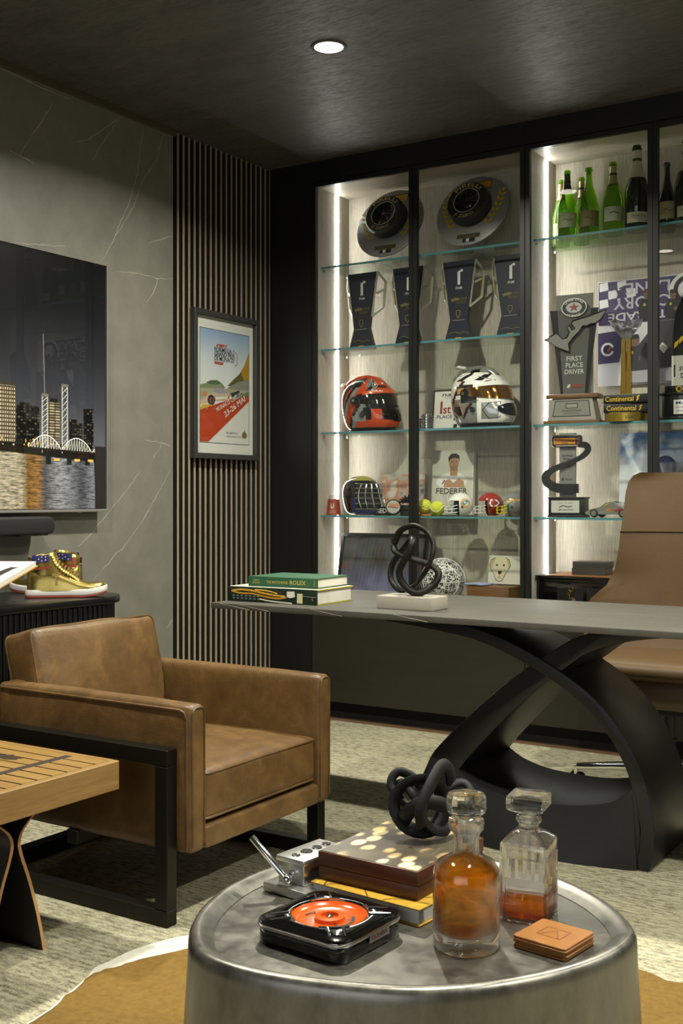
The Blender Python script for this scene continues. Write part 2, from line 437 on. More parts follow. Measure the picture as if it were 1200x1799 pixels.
for vn in VEINS:
    pts = []
    for (a, b), (c, d) in zip(vn[:-1], vn[1:]):
        n = max(2, int(math.hypot(c-a, d-b) / .02))
        for i in range(n):
            t = i / n; pts.append((a + (c-a)*t + rnd.uniform(-.003, .003), b + (d-b)*t + rnd.uniform(-.003, .003)))
    pts.append(vn[-1]); L = len(pts)
    wd = [.0032 * (.25 + .75 * math.sin(math.pi * (i + .6) / (L + .2)) ** .6) * rnd.uniform(.35, 1.1) for i in range(L)]
    a, b = ribbon(pts, wd); g = MB(STONE_VEIN)
    g.add([(XL + .0008, p[0], p[1]) for p in a + b], [(i, i+1, L+i+1, L+i) for i in range(L - 1)])
    g.build('stone_vein', wl, smooth=0)
sl = MB(SLAT_FACE)
sl.box(-.038, 0, -.007, .007, -.0, CEIL + .012, SLAT_SIDE)
sl.add([(0.0006, -.007, 0), (0.0006, .007, 0), (0.0006, .007, CEIL + .012), (0.0006, -.007, CEIL + .012)], [(0, 1, 2, 3)], SLAT_FACE)
slat0 = sl.build('slat', wl, smooth=0)
for k in range(19):
    s = slat0 if k == 0 else slat0.copy()
    if k: C.objects.link(s)
    s.location = (-3.45, 3.991 + .0395 * k, -.012)
struct('trim_1', MB(mat('#6f6553', .4, .6, name='bronze_trim')).box(XL, XL + .022, YB, 3.957, 2.724, CEIL))
struct('wall_back', MB(BLACK_MATT).box(-3.7, XR + .1, 5.1, 5.2, -.012, CEIL))
struct('wall_right', MB(mat('#6b675c', .7, name='right_wall_paint', var=.05)).box(XR, XR + .1, YB - .1, 5.2, -.012, CEIL))
wr = MB(mat('#6b675c', .7, name='right_wall_paint', var=.05))
wr.box(-3.7, -2.0, YB - .1, YB, -.012, CEIL).box(1.6, XR + .1, YB - .1, YB, -.012, CEIL)
wr.box(-2.0, 1.6, YB - .1, YB, -.012, .35).box(-2.0, 1.6, YB - .1, YB, 2.5, CEIL)
struct('wall_rear', wr)
fr = MB(BLACK)
for x in (-2.0, -.82, .38, 1.56): fr.box(x, x + .04, YB - .07, YB - .02, .35, 2.5)
fr.box(-2.0, 1.6, YB - .07, YB - .02, .35, .39).box(-2.0, 1.6, YB - .07, YB - .02, 2.46, 2.5)
win = struct('window_1', fr)
for x in (-1.96, -.78, .42): MB(GLASS_DOOR).box(x, x + 1.14, YB - .048, YB - .042, .39, 2.46).build('window_pane', win, smooth=0)

# recessed downlights: trim ring, lens and the lamp itself
LENS = mat('#fff6e4', .4, emit=14, name='lamp_lens')
for k, (x, y) in enumerate(DOWNLIGHTS):
    lab = 'round recessed downlight ' + ('glowing in the dark ceiling before the left cabinet', 'in the ceiling above the right end of the desk', 'in the ceiling above the slatted side table', 'in the ceiling above the pewter drum table', 'in the ceiling at the far right corner', 'in the ceiling beside the right wall', 'in the ceiling left of the rear window', 'in the ceiling before the middle of the rear window')[k]
    d = thing('recessed_downlight', lab, 'light', (x, y, CEIL), group='recessed ceiling downlights')
    MB(mat('#3a3936', .5, name='lamp_ring')).lathe([(.052, -.001), (.055, -.005), (.066, -.004), (.068, 0), (.052, .0)], 32).build('trim_ring', d)
    MB(LENS).lathe([(.0005, -.003), (.053, -.003)], 32).build('lens', d)
    a = area_light('lamp', (0, 0, -.012), (0, 0, 0), .10, .10, DOWNLIGHT_W, WARM, 150, 'DISK'); a.parent = d

# rugs
rug = tag(MB(CARPET).box(-3.30, 2.3, -1.7, 4.635, -.012, 0).build('area_rug', bevel=.003), 'large beige and olive woven area rug covering the floor', 'rug')

# ------------------------------------------------------------------ display cabinets with glass doors
def cabinet(x0, x1, label, filler=None, shelves=None):
    t = thing('display_cabinet', label, 'cabinet', (0, 0, -.012), group='glass door display cabinets')
    zf = .573; zt = 2.63; yb = 5.02; O = .012
    def P(name, mb, **kw): return mb.build(name, t, **kw)
    P('back_panel', MB(OAK_GREY).box(x0, x1, yb, yb + .02, .56 + O, zt + O), smooth=0)
    for xs in (x0, x1 - .018):
        P('side_panel', MB(OAK_GREY).box(xs, xs + .018, 4.725, yb, .09 + O, zt + .02 + O), smooth=0)
    P('top_panel', MB(OAK_GREY_TOP).box(x0 + .018, x1 - .018, 4.725, yb, zt + O, zt + .02 + O), smooth=0)
    P('bottom_panel', MB(OAK_GREY_TOP).box(x0 + .018, x1 - .018, 4.725, yb, zf - .02 + O, zf + O), smooth=0)
    P('drawer_front', MB(PANEL_DARK).box(x0 + .002, x1 - .002, 4.70, 4.722, .074 + O, .545 + O), bevel=.0015, seg=1)
    P('toe_kick', MB(BLACK_MATT).box(x0, x1, 4.765, 4.78, 0, .09), smooth=0)
    P('header', MB(BLACK).box(x0, x1, 4.70, 4.72, zt + .018 + O, CEIL + O), smooth=0)
    xm = (x0 + x1) / 2 + .003
    for a, b in ((x0 + .002, xm - .001), (xm + .001, x1 - .002)):
        w = .021; z0 = .552 + O; z1 = zt + .014 + O
        d = P('door', MB(BLACK).box(a, a + w, 4.70, 4.722, z0, z1).box(b - w, b, 4.70, 4.722, z0, z1).box(a + w, b - w, 4.70, 4.722, z0, z0 + w).box(a + w, b - w, 4.70, 4.722, z1 - w, z1), smooth=0)
        MB(GLASS_DOOR).box(a + w, b - w, 4.709, 4.713, z0 + w, z1 - w).build('door_glass', d, smooth=0)
    led = MB(mat('#f4f3ee', .4, emit=LED, name='led_strip')).box(x0 + .018, x0 + .024, 4.900, 4.911, zf + O + .004, zt + O - .002)
    P('led_strip', led, smooth=0)
    for z in shelves:
        sh = MB(GLASS_SHELF)
        xa, xb, ya, yb2 = x0 + .022, x1 - .022, 4.748, 5.012
        sh.box(xa, xb, ya, yb2, z - .010 + O, z + O)
        s = P('glass_shelf', sh, smooth=0)
        MB(SHELF_EDGE).box(xa, xb, ya - .0012, ya - .0002, z - .010 + O, z + O).build('shelf_edge', s, smooth=0)
        pg = [(x0 + .02, 4.775), (x0 + .02, 4.985), (x1 - .03, 4.775), (x1 - .03, 4.985)]
        for px, py in pg: MB(STEEL).box(px, px + .014, py - .006, py + .006, z - .022 + O, z - .010 + O).build('shelf_bracket', s, bevel=.002)
    if filler:
        P('filler_panel', MB(BLACK).box(filler[0], x0 - .001, 4.70, 4.722, .074 + O, CEIL + O), smooth=0)
        P('toe_kick', MB(BLACK_MATT).box(filler[0], x0, 4.765, 4.78, 0, .09), smooth=0)
    return t
LED = 54
SHELVES = [.992, 1.405, 1.82, 2.232]
SHELF_EDGE = mat('#4d7f85', .15, name='shelf_edge_teal', spec=.8)
cabinet(-3.19, -2.047, 'glass door cabinet of helmets and navy trophies beside the slatted wall', filler=(-3.447,), shelves=SHELVES)
cabinet(-2.047, -.904, 'glass door cabinet of bottles and driver trophies behind the office chair', shelves=[.992, 1.405, 2.232])
cabinet(-.904, .239, 'glass door cabinet with empty shelves, right of the bottle cabinet', shelves=[.992, 1.405, 1.82, 2.232])

# ------------------------------------------------------------------ armchair
def wthing(name, label, cat, loc, group=None):
    """a thing whose parts are written in room coordinates"""
    t = thing(name, label, cat, loc, group=group); return t, T(-loc[0], -loc[1], -loc[2])
def rrect(x0, z0, x1, z1, r, n=5):
    o = []
    for cx, cz, a in ((x1-r, z0+r, -90), (x1-r, z1-r, 0), (x0+r, z1-r, 90), (x0+r, z0+r, 180)):
        for i in range(n + 1): o.append((cx + r*math.cos(R(a + 90*i/n)), cz + r*math.sin(R(a + 90*i/n))))
    return o
t, W = wthing('armchair', 'cognac leather armchair with square black metal side frames', 'armchair', (-2.22, 2.52, 0))
PIPING = m_leather('leather_piping', '#3c2c17', '#5a4122', '#7c5d36')
for y0, y1, s in ((2.205, 2.262, -1), (2.785, 2.842, 1)):
    a = MB(LEATHER, W).cushion(-2.575, -1.86, y0, y1, .18, .555, .016, (0, .004, .003), 12, wob=.002).build('arm', t, smooth=60)
    yo = y0 - .001 if s < 0 else y1 + .001
    e = [(-1.875, yo, .19), (-1.875, yo, .52), (-1.885, yo, .537), (-1.90, yo, .542), (-2.2, yo, .542), (-2.565, yo, .542)]
    p = MB(PIPING, W).tube(e, .0035, 6)
    e2 = [(x + .012 if x > -1.9 else x, (y0 + .008 if s < 0 else y1 - .008), z + .009) for x, y, z in e]
    p.build('piping', a)
    MB(PIPING, W).tube([(-1.862, q, z) for q, z in ((y0 + .006, .2), (y0 + .006, .535), (y0 + .010, .544), (y0 + .018, .548), (y1 - .018, .548), (y1 - .010, .544), (y1 - .006, .535), (y1 - .006, .2))], .003, 6).build('piping', a)
MB(LEATHER, W).cushion(-2.58, -2.52, 2.205, 2.842, .18, .555, .016, (.003, 0, .003), 12, wob=.002).build('back_panel', t, smooth=60)
MB(LEATHER, W).cushion(-2.54, -1.862, 2.262, 2.785, .18, .240, .010, (0, 0, 0), 10).build('front_rail', t, smooth=60)
sc_ = MB(LEATHER, W).cushion(-2.42, -1.872, 2.267, 2.780, .247, .378, .018, (.006, .003, .014), 16, wob=.003).build('seat_cushion', t, smooth=60)
def edge_loop(x0, x1, y0, y1, z, r, up=.0):
    return [(x, y, z) for x, y in rrect(x0, y0, x1, y1, r, 4)]
for z in (.370, .255):
    MB(PIPING, W).tube(edge_loop(-2.416, -1.872, 2.269, 2.778, z, .02), .0038, 6, True).build('piping', sc_)
MB_ = Matrix.Translation((-2.42, 2.525, .36)) @ Matrix.Rotation(R(-14), 4, 'Y')
bc = MB(LEATHER, W).cushion(-.13, .0, -.258, .258, 0, .355, .022, (.018, .004, .008), 16, M=MB_, wob=.004).build('back_cushion', t, smooth=60)
for x in (-.012, -.118):
    MB(PIPING, W).tube([tuple(MB_ @ Vector((x, p, q))) for p, q in rrect(-.258, .002, .258, .353, .022, 4)], .0038, 6, True).build('piping', bc)
FR = mat('#26231e', .45, .75, name='dark_bronze_metal', var=.1)
for y0, y1 in ((2.165, 2.203), (2.844, 2.882)):
    f = MB(FR, W); b = .042; x0, x1 = -2.645, -1.907
    f.box(x0, x1, y0, y1, .404, .446).box(x0, x1, y0, y1, 0, b).box(x0, x0 + b, y0, y1, b, .404).box(x1 - b, x1, y0, y1, b, .404)
    f.build('side_frame', t, bevel=.002, seg=1)
MB(FR, W).box(-2.645, -2.603, 2.203, 2.844, 0, .042).build('cross_bar', t, bevel=.002, seg=1)
MB(FR, W).box(-2.30, -2.26, 2.203, 2.844, .142, .18).build('seat_support', t, bevel=.002, seg=1)

# ------------------------------------------------------------------ desk
t, W = wthing('writing_desk', 'stone-topped desk on a black looping ribbon base', 'desk', (-1.3, 3.32, 0))
MB(DESK_STONE, W).box(-2.42, .25, 2.965, 3.67, .711, .73).build('desk_top', t, bevel=.0025, seg=2)
DV = mat('#a9a595', .45, name='desk_vein'); rnd = random.Random(5)
def vein(mb, pts, wd, f):
    L = len(pts); a, b = ribbon(pts, [wd * rnd.uniform(.4, 1) for _ in pts]); mb.add([f(*p) for p in a + b], [(i, i+1, L+i+1, L+i) for i in range(L-1)])
for x in (-2.38, -2.30, -2.02, -1.72):
    g = MB(DV, W); vein(g, [(x + .03*i + rnd.uniform(-.004, .004), .729 - .004*i) for i in range(5)], .002, lambda p, q: (p, 2.9645, q)); g.build('stone_vein', t, smooth=0)
for x, y in ((-2.1, 3.1), (-1.3, 3.3), (-.9, 3.12), (-1.6, 3.45)):
    g = MB(DV, W); vein(g, [(x + .05*i, y + .012*i + rnd.uniform(-.006, .006)) for i in range(7)], .002, lambda p, q: (p, q, .7303)); g.build('stone_vein', t, smooth=0)
DB = mat('#1d1d1f', .42, .2, name='black_desk_metal', var=.05)
def strip(path, t0, t1):
    """outline of a ribbon of growing thickness beside a path, to its right-hand side"""
    o = []; L = len(path)
    for i, p in enumerate(path):
        q0 = path[max(0, i-1)]; q1 = path[min(L-1, i+1)]; dx, dz = q1[0]-q0[0], q1[1]-q0[1]; l = math.hypot(dx, dz) or 1
        th = t0 + (t1 - t0)*i/(L-1); o.append((p[0] + dz/l*th, p[1] - dx/l*th))
    return path + list(reversed(o))
fl = lambda o: [(x, min(.7108, max(.0006, z))) for x, z in o]
# right-hand ribbon: from the desk's left underside down to the right foot; its inner edge is the path
right_path = spline([(-2.03, .690), (-1.90, .672), (-1.772, .660), (-1.588, .634), (-1.453, .590), (-1.313, .522), (-1.214, .454), (-1.145, .377), (-1.095, .290), (-1.068, .205), (-1.056, .12), (-1.060, .05), (-1.075, .0)], 4)
right_path = list(reversed(right_path))
MB(DB, W).prism(fl(strip(right_path, .046, .032)), 3.24, 3.60).build('base_front_ribbon', t, bevel=.005, seg=2, smooth=40)
# left-hand ribbon: from the left foot up to the desk's right underside; its outer edge is the path
left_path = spline([(-1.765, .175), (-1.745, .240), (-1.70, .297), (-1.618, .378), (-1.518, .470), (-1.422, .548), (-1.319, .620), (-1.237, .666), (-1.12, .700), (-.98, .716), (-.80, .722)], 4)
MB(DB, W).prism(fl(strip(left_path, .115, .030)), 3.247, 3.64).build('base_rear_ribbon', t, bevel=.005, seg=2, smooth=40)
inner = spline([(-1.74, .245), (-1.66, .225), (-1.588, .185), (-1.491, .161), (-1.377, .154), (-1.268, .158), (-1.162, .178), (-1.105, .205), (-1.075, .235)], 4)
outer = [(-1.058, .20), (-1.045, .12), (-1.05, .05), (-1.07, .001)]
block = inner + outer + [(-1.62, .001), (-1.70, .06), (-1.755, .14), (-1.768, .185)]
MB(DB, W).prism(fl(block), 3.24, 3.64).build('base_foot', t, bevel=.005, seg=2, smooth=40)
sk_top = inner; sk_bot = [(-1.64 + .58*i/40, .001) for i in range(41)]
n = len(sk_top); rings = []
for i in range(n):
    u = i / (n - 1); b = sk_bot[round(u*40)]; a = sk_top[i]; col = []
    for k in range(9):
        v = k / 8; bul = .050 * (1 - v) ** 1.2 * math.sin(math.pi * (.03 + u * .96)) ** .7
        col.append((b[0] + (a[0]-b[0])*v, 3.2385 - bul, b[1] + (a[1]-b[1])*v))
    rings.append(col)
g = MB(DB, W); vs = [p for c in rings for p in c]
g.add(vs, [(i*9 + k, (i+1)*9 + k, (i+1)*9 + k + 1, i*9 + k + 1) for i in range(n - 1) for k in range(8)]); g.build('base_front_skirt', t, smooth=60)

# ------------------------------------------------------------------ office chair
t, W = wthing('office_chair', 'high-backed tan leather office chair on a chrome star base behind the desk', 'chair', (-1.25, 4.18, 0))
def back_shell():
    g = MB(LEATHER_TAN, W); prof = [(.44, .335, 4.30), (.50, .335, 4.335), (.58, .335, 4.355), (.66, .330, 4.37), (.69, .318, 4.372), (.74, .278, 4.375), (.80, .248, 4.378), (.87, .235, 4.382), (.945, .229, 4.388), (1.03, .224, 4.398), (1.10, .221, 4.408), (1.14, .214, 4.414), (1.165, .198, 4.418), (1.178, .170, 4.42)]
    nx = 14; rows = []
    for z, hw, y in prof:
        fr = []; bk = []
        for i in range(nx + 1):
            u = -1 + 2*i/nx; yy = y - .075 * abs(u)**2.2 * (1 if z < .9 else 1 - .4*(z-.9)/.28) * (1.9 if z < .7 else 1)
            fr.append((-1.25 + hw*u, yy, z)); bk.append((-1.25 + hw*.985*u, yy + .035, z))
        rows.append(fr + list(reversed(bk)))
    return g.loft(rows, False, True)
bs = back_shell().build('backrest', t, smooth=60)
MB(mat('#33250f', .8, spec=.1, name='tan_seam'), W).tube([(-1.25 + .2295*u, 4.3872 - .075*abs(u)**2.2*.985, .947) for u in [-1 + 2*i/14 for i in range(15)]], .0022, 5).build('seam', bs)
st = MB(LEATHER_TAN, W); st.cushion(-1.475, -1.02, 3.90, 4.33, .43, .505, .035, (.01, .012, .012), 14); st.build('seat_cushion', t, smooth=60)
MB(LEATHER_SHADE, W).cushion(-1.465, -1.03, 3.912, 4.32, .335, .465, .055, (.01, .01, .0), 14).build('seat_shell', t, smooth=60)
MB(BLACK, W).box(-1.335, -1.165, 4.09, 4.27, .29, .34).build('tilt_mechanism', t, bevel=.006)
MB(BLACK, W).tube([(-1.36, 4.1, .32), (-1.40, 4.06, .30), (-1.43, 4.03, .295)], .005, 6).build('lever', t)
MB(BLACK, W).cyl((-1.25, 4.18, .19), (-1.25, 4.18, .30), .024, n=20).cyl((-1.25, 4.18, .185), (-1.25, 4.18, .195), .032, n=20).build('gas_lift_cover', t)
MB(CHROME, W).cyl((-1.25, 4.18, .09), (-1.25, 4.18, .20), .016, n=16).build('gas_lift', t)
MB(CHROME, W).cyl((-1.25, 4.18, .062), (-1.25, 4.18, .115), .04, .03, n=20).build('hub', t, bevel=.003)
for k in range(5):
    a = R(195 + 72*k); dx, dy = math.cos(a), math.sin(a); M2 = Matrix.Translation((-1.25, 4.18, 0)) @ Matrix.Rotation(a, 4, 'Z')
    lg = MB(CHROME, W); lg.loft([[Vector((x, y*wd, z + zz*h)) for y, zz in ((-1, -1), (1, -1), (1, 1), (-1, 1))] for x, wd, h, z in ((.02, .020, .018, .088), (.2, .016, .014, .078), (.335, .013, .011, .068))], M=M2)
    leg = lg.build('leg', t, bevel=.004)
    cs = MB(BLACK_GLOSS, W); cx, cy = -1.25 + .335*dx, 4.18 + .335*dy
    M3 = Matrix.Translation((cx, cy, .024)) @ Matrix.Rotation(a + R(55), 4, 'Z')
    for sy in (-.013, .013): cs.cyl((-.006, sy - .009, 0), (-.006, sy + .009, 0), .024, n=18, M=M3)
    cs.build('caster', leg, bevel=.003)
    MB(CHROME, W).cyl((cx, cy, .03), (cx, cy, .068), .009, n=12).build('caster_stem', leg)

# ------------------------------------------------------------------ credenza
t, W = wthing('credenza', 'black fluted credenza with rounded ends under the television', 'sideboard', (-3.24, 2.2, 0))
cx0, cx1, cy0, cy1 = -3.435, -2.94, .55, 3.165
ol = lambda d: [(cx0, cy0 - d)] + [(cx1 + d - .17 + .17*math.sin(R(90*i/8)), cy0 - d + .17 - .17*math.cos(R(90*i/8))) for i in range(9)] + [(cx1 + d - .17 + .17*math.cos(R(90*i/8)), cy1 + d - .17 + .17*math.sin(R(90*i/8))) for i in range(9)] + [(cx0, cy1 + d)]
MB(mat('#0f0f10', .28, name='black_lacquer'), W).slab(ol(.008), .695, .72).build('top', t, bevel=.004)
MB(BLACK, W).slab(ol(-.012), .03, .695).build('body', t)
MB(BLACK_MATT, W).slab(ol(-.05), .0, .03).build('plinth', t)
pts = ol(-.012)[1:]; pts = [Vector((p[0], p[1])) for p in pts]; acc = 0; flute = None; step = .024
mb = MB(mat('#0d0d0e', .35, name='black_fluted_wood')).cyl((0, 0, .04), (0, 0, .692), .0105, n=8); flute0 = mb.build('flute', t, smooth=60); first = True
d_next = 0; pos = 0
path = []
for a, b in zip(pts[:-1], pts[1:]):
    L = (b - a).length
    while d_next <= pos + L:
        p = a + (b - a) * ((d_next - pos) / L); path.append(p); d_next += step
    pos += L
for p in path:
    if p.y < 2.0: continue
    f = flute0 if first else flute0.copy()
    if not first: C.objects.link(f)
    first = False; f.location = (p.x + 3.24, p.y - 2.2, 0)

# ------------------------------------------------------------------ slatted oak side table on bent plywood legs
t, W = wthing('side_table', 'honey oak bench table with dark inlaid lines, bent plywood base', 'table', (-2.4, 1.82, 0))
MB(OAK_TABLE, W).box(-2.92, -1.945, 1.64, 2.0, .38, .444).build('table_core', t, smooth=0)
MB(OAK_TABLE_Y, W).box(-1.945, -1.925, 1.625, 2.015, .38, .449).build('end_band', t, bevel=.002, seg=1)
MB(OAK_TABLE, W).box(-2.92, -1.945, 2.0, 2.015, .38, .449).build('side_band', t, bevel=.001, seg=1)
MB(OAK_TABLE, W).box(-2.92, -1.945, 1.625, 1.64, .38, .449).build('side_band', t, bevel=.001, seg=1)
n = 8; wd = (2.0 - 1.64) / n
MB(mat('#231c12', .6, name='dark_inlay'), W).box(-2.92, -1.946, 1.641, 1.999, .443, .4465).build('inlay_bed', t, smooth=0)
for k in range(n):
    MB(OAK_TABLE, W).box(-2.92, -1.946, 1.64 + wd*k + .003, 1.64 + wd*(k+1) - .003, .444, .4488).build('plank', t, smooth=0)
MB(mat('#241c12', .6, name='dark_inlay_band'), W).box(-2.075, -2.052, 1.66, 1.985, .4480, .4492).build('inlay_band', t, smooth=0)
art(t, 'inlay_emblem', [('p', [(-.02, .0), (.03, .006), (.07, -.002), (.10, .012), (.085, .02), (.105, .03), (.06, .028), (.05, .045), (.035, .03), (.0, .034), (-.04, .02)], '#2a2116'), ('p', [(-.09, -.04), (-.02, -.028), (.02, -.035), (.0, -.02), (-.03, -.012), (-.08, -.016)], '#2a2116'), ('l', [(-.14, .0), (-.06, .008), (0, .004)], .004, '#2a2116')], T(-2.235 + 2.4, 1.875 - 1.82, .449, rx=-90), off=.0006)
prof = spline([(.38, 1.965), (.345, 1.895), (.31, 1.845), (.28, 1.8265), (.245, 1.832), (.175, 1.858), (.087, 1.884), (0, 1.903)], 4)
for s in (1, -1):
    o = [(1.82 + s*(y - 1.82), z) for z, y in prof]; nn = [(1.82 + s*(y - 1.82 + .009), z + .001) for z, y in prof]
    nn[0] = (nn[0][0], .38); nn[-1] = (nn[-1][0], 0)
    L = len(o); g = MB(BLACK, W)
    vs = [(x, p[0], p[1]) for x in (-2.80, -2.066) for p in o + list(reversed(nn))]; m = 2*L
    g.add(vs, [(k, (k+1) % m, m + (k+1) % m, m + k) for k in range(m)], mat('#1d1813', .5, name='dark_ply_face'))
    g.add([v for v in vs[m:]], [(i, i+1, m-2-i, m-1-i) for i in range(L-1)], PLY_EDGE); g.add([v for v in vs[:m]], [(i, i+1, m-2-i, m-1-i) for i in range(L-1)], PLY_EDGE)
    g.build('plywood_leg', t, smooth=40)

# ------------------------------------------------------------------ cowhide
hide = spline([(-1.70, 1.20), (-1.80, 1.60), (-1.852, 1.813), (-1.892, 1.93), (-1.84, 2.16), (-1.62, 2.26), (-1.4, 2.2), (-1.15, 2.42), (-.9, 2.56), (-.72, 2.54), (-.5, 2.6), (-.2, 2.3), (-.25, 1.8), (-.1, 1.3), (-.5, .9), (-1.0, 1.0), (-1.4, .9)], 6, True)
rnd = random.Random(11); hide = [(x + rnd.uniform(-.004, .004), y + rnd.uniform(-.004, .004)) for x, y in hide]
c0 = Vector((-1.0, 1.7)); inner = []
for i, (x, y) in enumerate(hide):
    d = Vector((x, y)) - c0; k = .010
    if x < -1.35 and y > 1.8: k = .010 + .065*max(0, min(1, (y - 1.86)/.12))*(1 + .25*math.sin(i*.9))
    inner.append(tuple(c0 + d * (1 - k/ max(.3, d.length))))
ch = thing('cowhide_rug', 'tan cowhide rug with white edge lying on the woven rug', 'rug', (-1.0, 1.7, 0)); W = T(1.0, -1.7, 0)
L = len(hide); g = MB(COWHIDE_WHITE, W)
g.add([(x, y, 0.0004) for x, y in hide] + [(x, y, .004) for x, y in inner] , [(k, (k+1) % L, L + (k+1) % L, L + k) for k in range(L)]); g.build('white_border', ch)
MB(COWHIDE, W).slab([(x + rnd.uniform(-.004, .004), y + rnd.uniform(-.004, .004)) for x, y in inner], .0006, .0045).build('tan_hide', ch)

# ------------------------------------------------------------------ drum table
rim = [(-1.121, 1.319), (-1.062, 1.281), (-.969, 1.275), (-.869, 1.297), (-.765, 1.336), (-.692, 1.393), (-.645, 1.449), (-.595, 1.525), (-.560, 1.62), (-.556, 1.70), (-.575, 1.745), (-.625, 1.808), (-.689, 1.86), (-.78, 1.905), (-.90, 1.925), (-1.03, 1.90), (-1.14, 1.83), (-1.215, 1.715), (-1.232, 1.60), (-1.222, 1.51), (-1.186, 1.405)]
cen = Vector((sum(p[0] for p in rim)/len(rim), sum(p[1] for p in rim)/len(rim)))
rim = spline(rim, 5, True)
for _ in range(6): rim = [tuple((Vector(rim[i-1]) + 2*Vector(rim[i]) + Vector(rim[(i+1) % len(rim)]))/4) for i in range(len(rim))]
t, W = wthing('drum_table', 'low pewter metal drum table with raised rim in the foreground', 'table', (cen.x, cen.y, .0045))
def ring(d, z):
    o = []; L = len(rim)
    for i in range(L):
        a = Vector(rim[i-1]); b = Vector(rim[(i+1) % L]); tn = (b - a).normalized(); nm = Vector((tn.y, -tn.x))
        p = Vector(rim[i]) + nm * d; o.append((p.x, p.y, z))
    return o
MB(PEWTER, W).loft([ring(.022, .0045), ring(.016, .12), ring(.006, .28), ring(.001, .36), ring(0, .392), ring(-.001, .403), ring(-.005, .411), ring(-.011, .4145), ring(-.018, .4135), ring(-.030, .407), ring(-.040, .4015)], cap=False).build('drum_wall', t, smooth=60)
MB(PEWTER, W).slab([p[:2] for p in ring(-.036, 0)], .385, .4005).build('tray_top', t, smooth=30)

# ------------------------------------------------------------------ television, sound bar, framed poster on the left wall (local: x along the wall, front faces -y)
tv = thing('television', 'wide flat television showing a night city skyline across water', 'television', (XL, 2.65, 1.021), 90)
Wd = .826
MB(BLACK_GLOSS).box(-Wd, Wd, -.050, -.018, .004, 1.027).build('housing', tv, bevel=.003)
MB(mat('#8d8c87', .4, .3, name='silver_bezel')).box(-Wd, Wd, -.0575, -.048, .0, .011).build('bottom_bezel', tv, bevel=.0015)
MB(mat('#8d8c87', .4, .3, name='silver_bezel')).box(Wd - .003, Wd + .001, -.0575, -.048, .011, 1.027).build('side_bezel', tv, smooth=0)
MB(BLACK).box(-.35, .35, -.018, 0, .2, .8).build('wall_mount', tv, smooth=0)
MB(STEEL).box(.66, .685, -.053, -.049, -.004, .0).build('badge', tv, smooth=0)
def m_city(name, bg, lit, sx, sz, em, thr=.5):
    t = NT(name); v = t.coord((1, 1, 1))
    br = t.n('ShaderNodeTexBrick'); br.offset = 0; br.inputs['Color1'].default_value = lin(lit); br.inputs['Color2'].default_value = lin(bg)
    br.inputs['Mortar'].default_value = lin(bg); br.inputs['Scale'].default_value = 1; br.inputs['Mortar Size'].default_value = sz*.22
    br.inputs['Brick Width'].default_value = sx; br.inputs['Row Height'].default_value = sz; br.inputs['Bias'].default_value = thr
    sw = t.n('ShaderNodeSeparateXYZ'); cb = t.n('ShaderNodeCombineXYZ'); t.l(v, sw.inputs[0]); t.l(sw.outputs[0], cb.inputs[0]); t.l(sw.outputs[2], cb.inputs[1]); t.l(cb.outputs[0], br.inputs['Vector'])
    b = t.bsdf((0, 0, 0, 1), .3); t.l(br.outputs['Color'], b.inputs['Emission Color']); b.inputs['Emission Strength'].default_value = em; return t.m
def m_screen(name, stops, axis, em, z0=0, z1=1, ripple=0):
    t = NT(name); tc = t.n('ShaderNodeTexCoord'); sp = t.n('ShaderNodeSeparateXYZ'); t.l(tc.outputs['Object'], sp.inputs[0])
    mr = t.n('ShaderNodeMapRange'); mr.inputs[1].default_value = z0; mr.inputs[2].default_value = z1; t.l(sp.outputs[axis], mr.inputs[0])
    c = t.ramp(mr.outputs[0], stops)
    if ripple:
        f = t.noise(t.coord((14, 1, 95)), 1.6, 5, .7); c = t.mix(.85, c, t.ramp(f, [(.38, '#000000'), (.62, '#ffffff')]), 'MULTIPLY')
    b = t.bsdf((0, 0, 0, 1), .3); t.l(c, b.inputs['Emission Color']); b.inputs['Emission Strength'].default_value = em; return t.m
SKY = m_screen('screen_night_sky', [(0, '#77777a'), (.18, '#55565a'), (.45, '#363739'), (.7, '#1f2022'), (1, '#141414')], 2, .8, .30, 1.0)
WATER = m_screen('screen_water', [(.0, '#efe0b4'), (.30, '#e8d6ac'), (.36, '#a8792f'), (.45, '#c8934a'), (.52, '#6f6e6c'), (.66, '#c9c8c0'), (.85, '#6a6b6d'), (1, '#a4a5a2')], 0, 1.15, .2, .76, ripple=1)
sh = [('p', rect(-Wd + .006, .26, Wd - .006, 1.022), SKY), ('p', [(-Wd + .006, .014), (Wd - .06, .014), (Wd - .07, .215), (.269, .262), (-Wd + .006, .30)], WATER), ('p', rect(Wd - .065, .014, Wd - .006, .27), '#22211e')]
C1 = m_city('screen_tower', '#5b4a2c', '#fff0c8', .011, .015, 1.1, -.6); C2 = m_city('screen_block', '#15130f', '#b9ad90', .014, .011, .8, .45); C3 = m_city('screen_round_tower', '#3a3222', '#e8d4a4', .030, .011, .9, -.3)
sh += [('p', [(-Wd + .006, .255), (.269, .235), (.76, .205), (.76, .255), (.269, .30), (-Wd + .006, .30)], '#17130c')]
sh += [('p', rect(.18, .27, .339, .492), C1), ('p', rect(.18, .485, .339, .496), '#3a3428'), ('p', rect(.342, .265, .46, .415), C2), ('p', rect(.36, .415, .41, .425), '#17140f'), ('p', rect(.505, .26, .567, .435), C3), ('p', rect(.515, .435, .555, .452), '#1c1915'), ('p', rect(.617, .26, .66, .375), C2), ('p', rect(.655, .26, .69, .36), C2), ('p', rect(.695, .25, .752, .422), C2)]
sh += [('p', rect(-.7, .29, -.5, .55), C1), ('p', rect(-.45, .29, -.3, .45), C2), ('p', rect(-.25, .29, .1, .42), C2)]
